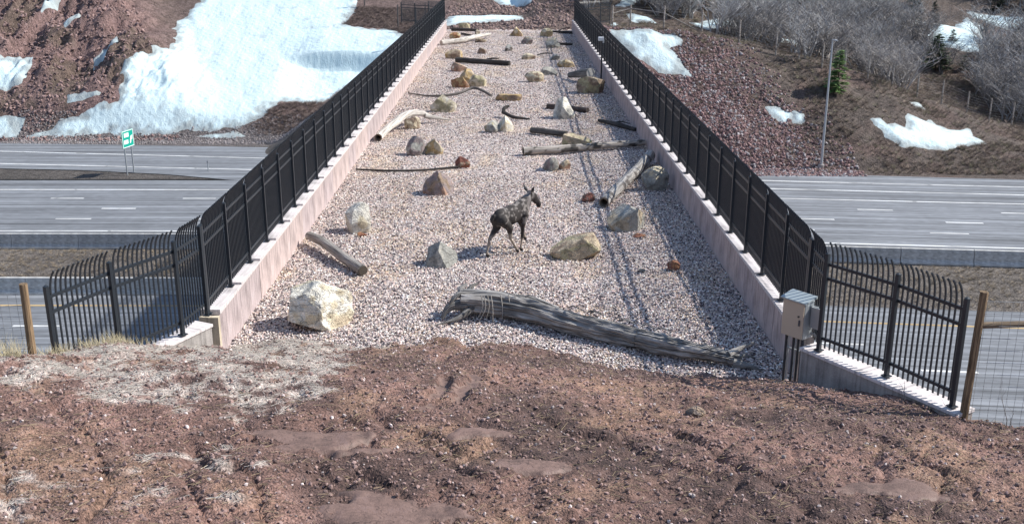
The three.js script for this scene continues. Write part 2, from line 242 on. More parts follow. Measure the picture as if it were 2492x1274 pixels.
// snow lies on the land in drifts with rough edges
const SNOW = [
  ['snow_field', [[-58, 121.6], [-54.2, 123.9], [-48.6, 125.7], [-49.1, 130.6], [-47.1, 134.4], [-44.7, 139], [-46.2, 143], [-45.5, 149.7], [-41, 168], [-24, 168], [-22.2, 149], [-22.7, 146.3], [-23.6, 144.8], [-18, 143.6], [-13.2, 141.2], [-10.8, 130], [-10.3, 124], [-13, 123], [-17, 124.5], [-22.8, 127.7], [-27.9, 127.2], [-30.1, 125.8], [-30.2, 123.8], [-34, 122.6], [-41.8, 122.0], [-50.3, 122.0]], 0.5],
  ['snow_patch', [[-66, 130.3], [-60.6, 131.9], [-60.8, 127.5], [-66, 126]], 0.3], ['snow_patch', [[-66, 123.8], [-59, 123.9], [-59.3, 121.3], [-66, 121.3]], 0.3], ['snow_patch', [[-54.7, 126.4], [-50.2, 126.9], [-50.6, 125.9], [-54.6, 125.2]], 0.25],
  ['snow_patch', [[-38, 121.6], [-33.5, 122.4], [-32, 121.4], [-34, 120.9]], 0.2], ['snow_patch', [[-59.2, 138], [-57.9, 139.8], [-57, 138.6], [-58.5, 136.5]], 0.25], ['snow_patch', [[-53.6, 133], [-51.2, 135.8], [-51, 134.4], [-53.4, 132]], 0.25], ['snow_patch', [[-63, 141], [-61.5, 145], [-60.6, 143], [-62.5, 139]], 0.3],
  ['snow_patch', [[11.4, 121.9], [15, 122.3], [20.4, 121.2], [18.0, 119.7], [19.3, 118.1], [20.2, 116.2], [16.4, 116.5], [14.0, 118.1], [11.8, 120.4]], 0.3],
  ['snow_patch', [[39.0, 111.7], [40.5, 112.2], [41, 111.3], [42, 112], [42.9, 111.5], [44.3, 114], [47.5, 115.3], [48.8, 113.9], [51.4, 114.4], [52, 111], [46.4, 107.6], [42.0, 107.6], [40.0, 109.1], [40.0, 109.9]], 0.3],
  ['snow_patch', [[27.8, 113.2], [29.2, 113.2], [30.8, 112], [29.9, 111.2], [28.6, 111.4]], 0.3], ['snow_patch', [[31, 112.4], [32, 112], [31.6, 110.7], [30.7, 110.9]], 0.3],
  ['snow_patch', [[22.9, 135.2], [28, 143], [30.6, 141.3], [25, 133.2]], 0.3], ['snow_patch', [[30.4, 152.6], [35.8, 158.8], [35.6, 156.3], [30.8, 150]], 0.3], ['snow_patch', [[31.4, 139.6], [32.8, 136.6], [30.8, 134.9]], 0.3], ['snow_patch', [[35.5, 139.6], [39.8, 142], [38.8, 138.6], [35, 135.4]], 0.3], ['snow_patch', [[50.8, 146], [53, 145.8], [52.4, 143.5], [50.3, 142.8]], 0.3],
  ['snow_patch', [[60.5, 181], [63, 177], [67.1, 169.4], [71.7, 169.2], [74.7, 172.4], [76, 168.7], [70.4, 156.2], [65.6, 158.4], [62, 171.5], [59, 178]], 0.45], ['snow_patch', [[75, 176], [84.5, 173.5], [90, 172], [82.5, 166.6], [77, 170.6]], 0.4],
  ['snow_patch', [[14.8, 135.6], [17.6, 135], [18.4, 132.2], [15, 133]], 0.3], ['snow_patch', [[11.8, 127.5], [12.8, 128.5], [13, 125.4], [11.9, 125.2]], 0.3],
  ['snow_patch', [[-8.4, 139], [1.3, 138.5], [1.6, 133.4], [-2.4, 131], [-8.4, 125.6]], 0.3], ['snow_patch', [[-3.9, 168], [5.6, 168], [5.2, 157.5], [2.5, 146], [-1.4, 157.4]], 0.4], ['snow_patch', [[46, 118.4], [47.4, 119.3], [47.8, 118.4], [46.4, 117.9]], 0.3], ['snow_patch', [[13.5, 140], [16, 150], [19, 150], [15, 139]], 0.3],
];
for (const [nm, poly, edge] of SNOW) {
  const xs = poly.map(p => p[0]), ds = poly.map(p => p[1]), al = v => Math.round(v / 0.4) * 0.4, x0 = al(Math.min(...xs) - 1.2), x1 = al(Math.max(...xs) + 1.2), d0 = al(Math.min(...ds) - 1.2), d1 = al(Math.max(...ds) + 1.2);
  const dist = (x, d) => polyDist(poly, x, d) + (fbm(x * 0.7, d * 0.7, 4, 210) - 0.5) * 4 * edge;
  sheet(nm, steps(x0, x1, 0.2), steps(d0, d1, 0.2), (x, d) => { // sits on the land's own 0.4 m lattice
    const ox = -92, i = Math.floor((x - ox) / 0.4 + 1e-4), j = Math.floor((d - 100) / 0.4 + 1e-4), a = ox + i * 0.4, b = 100 + j * 0.4, p = (x - a) / 0.4, q = (d - b) / 0.4;
    const H = (u, w) => hFar(a + u * 0.4, b + w * 0.4), h = p > q ? H(0, 0) * (1 - p) + H(1, 0) * (p - q) + H(1, 1) * q : H(0, 0) * (1 - q) + H(0, 1) * (q - p) + H(1, 1) * p;
    const s = dist(x, d); return h + clamp(s * 0.2, -0.4, 0.2) + (s > 0.6 ? (fbm(x * 0.5, d * 0.35, 4, 215) - 0.5) * 0.32 * Math.min(1, s - 0.6) : 0);
  }, (x, d) => { const s = dist(x, d), n = fbm(x * 1.3, d * 1.3, 4, 217), g = Math.max(sstep(1.3, 0.1, s + (n - 0.5) * 2.2) * 0.75, sstep(0.6, 0.72, fbm(x * 0.35, d * 0.5, 4, 218)) * 0.3 * sstep(0.45, 0.6, n)); return [mix(1, 0.42, g), mix(1, 0.36, g), mix(1, 0.34, g)]; }, snowM, (x, d) => dist(x, d) > -1.0, 3);
}
// ------------------------------------------------------------------ the motorway
const asphaltMap = tex(512, 1024, (i, j) => { // j runs across 24 m of carriageway, i along 48 m: worn wheel tracks and seams
  const u = i / 512, v = j / 1024, w = v * 24, lane = (w + 0.9) % 3.66 / 3.66; const tr = Math.exp(-(((lane - 0.25) / 0.1) ** 2)) + Math.exp(-(((lane - 0.75) / 0.1) ** 2));
  const s = tnoise(u, v, 2, 96, 4, 231), f = tnoise(u, v, 90, 128, 2, 237), p = tnoise(u, v, 6, 5, 4, 239); const k = 0.56 + 0.15 * (s - 0.5) * 2 + 0.06 * tr + 0.10 * (f - 0.5) + 0.16 * (p - 0.5) - (s < 0.3 ? 0.08 : 0);
  return [k * 0.99, k * 1.0, k * 1.015];
});
const asphaltM = std(C(0.61, 0.63, 0.66), 0.86, { map: asphaltMap });
const lineM = std(C(0.78, 0.80, 0.82), 0.7, { map: rockT }), yellowM = std(C(0.55, 0.40, 0.20), 0.7, { map: rockT });
function strip(name, xs, lo, hi, y, mat, parent, n = 1, v0 = 0) { // band between two curves given in road coordinates
  const pos = [], uv = [], idx = []; xs.forEach((x, i) => { for (let k = 0; k <= n; k++) { const v = mix(lo(x), hi(x), k / n); pos.push(x, y, -(v - bend(x))); uv.push(x / 48, (v - v0) / 24); } if (i) for (let k = 0; k < n; k++) { const a = (i - 1) * (n + 1) + k, b = i * (n + 1) + k; idx.push(a, b, b + 1, a, b + 1, a + 1); } });
  const g = new THREE.BufferGeometry(); g.setAttribute('position', new THREE.Float32BufferAttribute(pos, 3)); g.setAttribute('uv', new THREE.Float32BufferAttribute(uv, 2)); g.setIndex(idx); g.computeVertexNormals(); return mesh(name, g, mat, parent);
}
const RX = steps(-170, 170, 2);
const nearRoad = tag(strip('carriageway', RX, x => 43, x => 66.2, ROAD, asphaltM, scene, 2, 43), null, null, null, 'structure');
const farRoad = tag(strip('carriageway', RX, x => 76.6, x => 99.4, ROAD, asphaltM, scene, 2, 76.2), null, null, null, 'structure');
const RL = x => table([[-170, 116], [-60, 105.5], [-45, 104], [-35, 102], [-27, 99.2], [170, 98.6]], x), RU = x => table([[-170, 126], [-60, 118.6], [-27, 116], [10, 109], [25, 106.3], [60, 105.4], [170, 105]], x);
const slipRoad = tag(strip('slip_road', RX, RL, RU, ROAD + 0.004, asphaltM, scene, 2, 92), null, null, null, 'structure');
const LW = 0.13;
const line = (road, name, v, a, b, y = ROAD, m = lineM) => { const f = typeof v === 'function' ? v : () => v; strip(name, steps(a, b, Math.min(2, b - a)), x => f(x) - LW, x => f(x) + LW, y + 0.008, m, road); };
line(nearRoad, 'edge_line', 63.2, -110, 110, ROAD, yellowM); line(nearRoad, 'edge_line', 47.9, -110, 110);
for (const [v, o] of [[59.5, 0], [55.9, 5], [52.2, 2]]) for (let x = -92 + o; x < 90; x += 12.2) line(nearRoad, 'lane_dash', v, x, x + 3.05);
line(farRoad, 'edge_line', 81, -110, 110); line(farRoad, 'edge_line', 95.4, -110, 110);
for (const [v, o] of [[92, 6.6], [88.3, 0.5], [84.8, 10.1]]) for (let x = -98 + o; x < 90; x += 12.2) line(farRoad, 'lane_dash', v, x, x + 3.05);
line(slipRoad, 'edge_line', x => table([[-110, 121], [-57, 113.6], [-27, 110], [25, 102.6], [110, 101.6]], x), -110, 110, ROAD + 0.004); line(slipRoad, 'edge_line', x => table([[-110, 113.5], [-57, 107.4], [-27, 104.2], [25, 99.2], [110, 98.4]], x), -60, 110, ROAD + 0.004);

// concrete median barriers, cast in lengths
function barrier(label, v, x0, x1, len, h) {
  const t = thing('concrete_barrier', label, 'barrier', [0, ROAD - 0.05, 0], 0, null);
  const s = new THREE.Shape([[-0.36, 0], [0.36, 0], [0.36, 0.12], [0.2, 0.36], [0.12, h], [-0.12, h], [-0.2, 0.36], [-0.36, 0.12]].map(p => new THREE.Vector2(...p)));
  const g = new THREE.ExtrudeGeometry(s, { depth: len - 0.03, bevelEnabled: false }); g.rotateY(Math.PI / 2); g.translate(0, 0, 0);
  const ms = [0, 1, 2].map(k => std(C(0.60 - 0.05 * k, 0.61 - 0.05 * k, 0.59 - 0.045 * k), 0.9, { map: concMap, bumpMap: concBump, bumpScale: 0.01 })), r = rng(7 + v);
  for (let x = x0; x < x1; x += len) { const m = mesh('barrier_segment', g, ms[Math.floor(r() * 3)], t); const z0 = -(v - bend(x)), z1 = -(v - bend(x + len)); m.position.set(x, 0, z0); m.rotation.y = -Math.atan2(z1 - z0, len); }
}
barrier('long concrete median barrier along the near edge of the far carriageway', 76.4, -96, 96, 5.2, 1.15);
barrier('shorter concrete barrier beside the near carriageway, left of the crossing', 65.7, -90, -12, 5.2, 1.15);

// ------------------------------------------------------------------ the wildlife bridge
{
  const t = thing('bridge', 'concrete wildlife overpass deck carrying the gravel path across the motorway', 'bridge', [0, 0, 0]);
  mesh('deck_slab', box(XR - XL + 1.5, 0.4, 95.6, (XL + XR) / 2, -0.42, -71.5), concM, t);
  for (let k = 0; k < 6; k++) mesh('girder', box(0.6, 1.5, 95, mix(XL - 0.3, XR + 0.3, k / 5), -1.37, -71.5), concM, t);
  mesh('abutment', box(XR - XL + 1.4, 6, 1.2, (XL + XR) / 2, -3.7, -25.2), concM, t); mesh('abutment', box(XR - XL + 1.4, 9, 1.2, (XL + XR) / 2, -4.7, -118.3), concM, t);
  mesh('pier_cap', box(15, 1.1, 1.5, (XL + XR) / 2, -2.67, -70.5), concM, t);
  for (let k = 0; k < 4; k++) { const g = new THREE.CylinderGeometry(0.55, 0.55, 9.9, 20); g.translate(mix(XL + 0.8, XR - 0.8, k / 3), -8.15, -70.5); mesh('pier_column', g, concM, t); }
}
function uvWall(g, s = 2.5) { // metres on the broad faces
  const p = g.attributes.position, n = g.attributes.normal, u = g.attributes.uv; for (let i = 0; i < p.count; i++) { const ax = Math.abs(n.getX(i)), ay = Math.abs(n.getY(i)); if (ax > 0.6) u.setXY(i, p.getZ(i) / s, p.getY(i) / s); else if (ay > 0.6) u.setXY(i, p.getX(i) / s, p.getZ(i) / s); else u.setXY(i, p.getX(i) / s, p.getY(i) / s); } return g;
}
const BAY = 2.15;
function parapet(side, label, d0, mats) { // upright panels with joints, each topped by a level coping block
  const xi = side < 0 ? XL : XR, WT = side < 0 ? 0.45 : 0.38, n = Math.round((D1 - d0) / BAY), t = thing('parapet_wall', label, 'wall', [xi, 0, -d0]), r = rng(side + 5);
  for (let k = 0; k < n; k++) {
    const w = new RoundedBoxGeometry(WT, 1.6, BAY - 0.025, 1, 0.012); w.translate(side * WT / 2, 0.30, -(k + 0.5) * BAY); uvWall(w); const m = mesh('wall_panel', w, mats[Math.floor(r() * 3)], t); m.position.x = (r() - 0.5) * 0.012;
    const s = new THREE.Shape([[0.02, 0], [BAY - 0.01, 0], [BAY - 0.01, 0.05], [0.02, 0.115]].map(p => new THREE.Vector2(...p)));
    const c = new THREE.ExtrudeGeometry(s, { depth: WT + 0.05, bevelEnabled: true, bevelSize: 0.008, bevelThickness: 0.008, bevelSegments: 1 }); c.rotateY(Math.PI / 2); c.translate(side < 0 ? -WT - 0.02 : -0.03, 1.102, -k * BAY); uvWall(c); mesh('coping_block', c, capM, t);
  }
  const e = box(WT + 0.04, 1.55, 0.16, side * WT / 2, 0.3, 0.085); uvWall(e); mesh('wall_end', e, side < 0 ? std(C(0.62, 0.55, 0.42), 0.9, { map: concMap }) : concM, t);
}
parapet(-1, 'pinkish concrete parapet wall left of the gravel, fence on top', D0L, wallM);
parapet(1, 'concrete parapet wall right of the gravel, fence on top', D0R, wallM);
function wingWall(label, P, y1) {
  const t = thing('wing_wall', label, 'wall'); const a = P[0], b = P[P.length - 1], L = Math.hypot(b[0] - a[0], b[1] - a[1]) + 0.4, ang = Math.atan2(b[1] - a[1], b[0] - a[0]);
  const g = uvWall(new RoundedBoxGeometry(L, y1 + 3, 0.5, 2, 0.02)); g.translate(0, (y1 - 3) / 2, 0); const m = mesh('wall_face', g, concM, t); m.position.set((a[0] + b[0]) / 2, 0, -(a[1] + b[1]) / 2); m.rotation.y = ang;
  const c = uvWall(new RoundedBoxGeometry(L + 0.04, 0.08, 0.56, 2, 0.015)); c.translate(0, y1 + 0.042, 0); const k = mesh('coping', c, capM, t); k.position.copy(m.position); k.rotation.y = ang;
}
wingWall('short pale concrete wing wall at the near left corner, half buried in dirt', [[-7.68, 23.4], [-8.75, 21.1], [-9.4, 19.7]], 1.08);
wingWall('concrete wing wall at the near right corner behind the grey cabinet', [[7.0, 21.95], [8.1, 20.3], [8.98, 18.8]], 1.08);

// ------------------------------------------------------------------ black steel fences with curved pickets
const profile = [[0, 0.08], [0, 2.08], [0.006, 2.2], [0.025, 2.32], [0.06, 2.44], [0.11, 2.54], [0.17, 2.62]];
const PK = (() => { // square bar swept along the profile, bending towards +z
  const w = 0.0155, pos = [], idx = []; profile.forEach(([o, y], i) => { const [o0, y0] = profile[Math.max(0, i - 1)], [o1, y1] = profile[Math.min(profile.length - 1, i + 1)], l = Math.hypot(o1 - o0, y1 - y0), ny = -(o1 - o0) / l, no = (y1 - y0) / l; for (const [sx, sn] of [[-1, -1], [1, -1], [1, 1], [-1, 1]]) pos.push(sx * w, y + sn * w * ny, o + sn * w * no); if (i) for (let k = 0; k < 4; k++) { const a = (i - 1) * 4 + k, b = (i - 1) * 4 + (k + 1) % 4; idx.push(a, a + 4, b, b, a + 4, b + 4); } });
  const n = profile.length * 4 - 4; idx.push(n, n + 2, n + 1, n, n + 3, n + 2, 0, 1, 2, 0, 2, 3); const g = new THREE.BufferGeometry(); g.setAttribute('position', new THREE.Float32BufferAttribute(pos, 3)); g.setIndex(idx); const f = g.toNonIndexed(); f.computeVertexNormals(); return f;
})();
const postG = (() => { const g = mergeGeometries([box(0.085, 2.3, 0.085, 0, 1.15, 0), box(0.17, 0.02, 0.17, 0, 0.012, 0), new THREE.ConeGeometry(0.064, 0.04, 4).rotateY(Math.PI / 4).translate(0, 2.33, 0).toNonIndexed()].map(q => q.index ? q.toNonIndexed() : q)); return g; })();
const wireM = std(C(0.014, 0.018, 0.024), 0.5);
function fence(label, P, y0, out, single, meshFrom) { // P posts [x, d]; out(+1 / -1) side the pickets bend to; single: bays whose pickets stand alone
  const t = thing('picket_fence', label, 'fence', [P[0][0], y0, -P[0][1]]); const far = [], wires = [];
  P.forEach(([x, d], i) => {
    const p = mesh('post', postG, blackM, t); p.position.set(x - P[0][0], 0, -(d - P[0][1])); const j = Math.min(i, P.length - 2), dx = P[j + 1][0] - P[j][0], dz = -(P[j + 1][1] - P[j][1]), L = Math.hypot(dx, dz), ang = Math.atan2(-dz, dx); p.rotation.y = ang; p.position.x += -Math.sin(ang) * 0.04 * out; p.position.z += -Math.cos(ang) * 0.04 * out;
    if (i === P.length - 1) return;
    const mx = x - P[0][0], mz = -(d - P[0][1]);
    for (const y of [0.3, 1.73, 2.06]) { const r = mesh('rail', box(L - 0.06, 0.068, 0.05, L / 2, y, 0), blackM, t); r.position.set(mx, 0, mz); r.rotation.y = ang; }
    const n = Math.round(L / 0.131);
    for (let k = 1; k < n; k++) {
      const s = k / n, M = new THREE.Matrix4().makeRotationY(ang + (out > 0 ? Math.PI : 0)).setPosition(mx + dx * s, 0, mz + dz * s);
      if (i < single) { const q = mesh('picket', PK, blackM, t); q.applyMatrix4(M); } else far.push(PK.clone().applyMatrix4(M));
    }
    if (i >= meshFrom) { // fine wire mesh behind the pickets keeps small animals in
      const off = 0.03 * out, m = Math.round(L / 0.03); for (let k = 1; k < m; k++) { const g = new THREE.CylinderGeometry(0.0014, 0.0014, 1.72, 3, 1, true).toNonIndexed(); g.deleteAttribute('uv'); wires.push(g.translate(L * k / m, 1.18, off).applyMatrix4(new THREE.Matrix4().makeRotationY(ang).setPosition(mx, 0, mz))); }
      for (let k = 0; k < 12; k++) { const g = box(L, 0.003, 0.003, L / 2, 0.35 + k * 0.15, off).toNonIndexed(); g.deleteAttribute('uv'); wires.push(g.applyMatrix4(new THREE.Matrix4().makeRotationY(ang).setPosition(mx, 0, mz))); }
    }
  });
  if (far.length) tag(mesh('pickets', mergeGeometries(far), blackM, t), null, null, null, 'stuff');
  if (wires.length) tag(mesh('wire_mesh', mergeGeometries(wires), wireM, t), null, null, null, 'stuff');
}
const along = (x, d0, n) => Array.from({ length: n + 1 }, (_, k) => [x, d0 + k * BAY]);
fence('long black picket fence along the left parapet of the crossing', along(-7.66, 24.1, 44), 1.19, -1, 17, 1);
fence('long black picket fence along the right parapet of the crossing', along(7.04, 22.95, 44), 1.19, 1, 17, 0);
fence('black curved-top fence wing at the near left corner, behind dead grass', [[-7.66, 24.0], ...WINGL], 1.19, 1, 3, 9);
fence('black curved-top fence wing at the near right corner, beside the wooden post', [[7.04, 22.85], ...WINGR], 1.19, -1, 3, 9);
fence('short black fence wing at the far left end of the crossing', [[-7.66, 118.9], [-9.6, 120.6], [-11.3, 121.9], [-13, 123.2]], 0.6, -1, 0, 9);
fence('short black fence wing at the far right end of the crossing', [[7.04, 117.8], [8.7, 119.2], [10.2, 120.6], [11.4, 122.0]], 0.6, 1, 0, 9);

// ------------------------------------------------------------------ boulders
function boxUV(g, s) { const p = g.attributes.position, n = g.attributes.normal, uv = new Float32Array(p.count * 2); for (let i = 0; i < p.count; i += 3) { const a = [0, 0, 0]; for (let k = 0; k < 3; k++) { a[0] += Math.abs(n.getX(i + k)); a[1] += Math.abs(n.getY(i + k)); a[2] += Math.abs(n.getZ(i + k)); } const m = a.indexOf(Math.max(...a)); for (let k = 0; k < 3; k++) { const x = p.getX(i + k), y = p.getY(i + k), z = p.getZ(i + k), q = m === 0 ? [z, y] : m === 1 ? [x, z] : [x, y]; uv[(i + k) * 2] = q[0] / s; uv[(i + k) * 2 + 1] = q[1] / s; } } g.setAttribute('uv', new THREE.BufferAttribute(uv, 2)); return g; }
// planes: [nx, ny, nz, distance] cuts in the unit shape; colours: list of [r, g, b] laid in patches
function boulderGeo(seed, sx, sy, sz, colours, o = {}) {
  const r = rng(seed), g0 = new THREE.IcosahedronGeometry(1, o.detail ?? 13), P = [];
  for (const [a, b, c, e] of o.planes || []) P.push([V(a, b, c).normalize(), e]);
  for (let k = 0; k < (o.cuts ?? 11); k++) P.push([V(r() * 2 - 1, r() * 1.5 - 0.5, r() * 2 - 1).normalize(), mix(0.56, 0.86, r())]);
  P.push([V(0, -1, 0), 0.55]);
  const p = g0.attributes.position, col = new Float32Array(p.count * 3), v = V(), off = r() * 50;
  for (let i = 0; i < p.count; i++) {
    v.fromBufferAttribute(p, i);
    for (let pass = 0; pass < 2; pass++) for (const [n, e] of P) { const q = v.dot(n) - e; if (q > 0) v.addScaledVector(n, -q); }
    let w = 1 + (fbm3(v.x * 2.2 + off, v.y * 2.2, v.z * 2.2, 4) - 0.5) * (o.rough ?? 0.10) + (fbm3(v.x * 9 + off, v.y * 9, v.z * 9, 2) - 0.5) * 0.05;
    if (o.ridges && v.x > 0.25) w += 0.025 * Math.sin(v.z * 38 + v.y * 6);
    v.multiplyScalar(w); const t = fbm3(v.x * (o.patch ?? 1.5) + off, v.y * (o.patch ?? 1.5) + 7, v.z * (o.patch ?? 1.5), 3), f = fbm3(v.x * 7 + off, v.y * 7, v.z * 7 + 3, 2);
    let s = clamp((t - 0.32) / 0.36) * (colours.length - 1); s += (f - 0.5) * 0.8; s = clamp(s, 0, colours.length - 1.001); const a = colours[Math.floor(s)], b = colours[Math.min(colours.length - 1, Math.floor(s) + 1)], m = sstep(0.3, 0.7, s % 1), k = 0.85 + 0.3 * f; for (let c = 0; c < 3; c++) col[i * 3 + c] = mix(a[c], b[c], m) * k;
    p.setXYZ(i, v.x * sx, v.y * sy, v.z * sz);
  }
  const g = g0; g.deleteAttribute('uv'); g.deleteAttribute('normal'); g.setAttribute('color', new THREE.BufferAttribute(col, 3)); g.computeBoundingBox(); const bb = g.boundingBox, cx = (bb.min.x + bb.max.x) / 2, cz = (bb.min.z + bb.max.z) / 2, wx = bb.max.x - bb.min.x, wy = bb.max.y - bb.min.y, wz = bb.max.z - bb.min.z;
  g.translate(-cx, -bb.min.y, -cz); g.scale(2 * sx / wx, 2 * sy / wy, 2 * sz / wz); g.computeVertexNormals(); const c = toCreasedNormals(g, 0.38); return boxUV(c, 1.3);
}
const K = { cream: [0.74, 0.66, 0.50], white: [0.86, 0.83, 0.75], tan: [0.60, 0.50, 0.37], ochre: [0.60, 0.44, 0.23], brown: [0.36, 0.27, 0.20], grey: [0.36, 0.36, 0.34], pale: [0.52, 0.51, 0.47], red: [0.30, 0.12, 0.09], pink: [0.52, 0.33, 0.25], dark: [0.16, 0.13, 0.12], olive: [0.50, 0.45, 0.29], mauve: [0.34, 0.28, 0.28], rust: [0.40, 0.20, 0.11] };
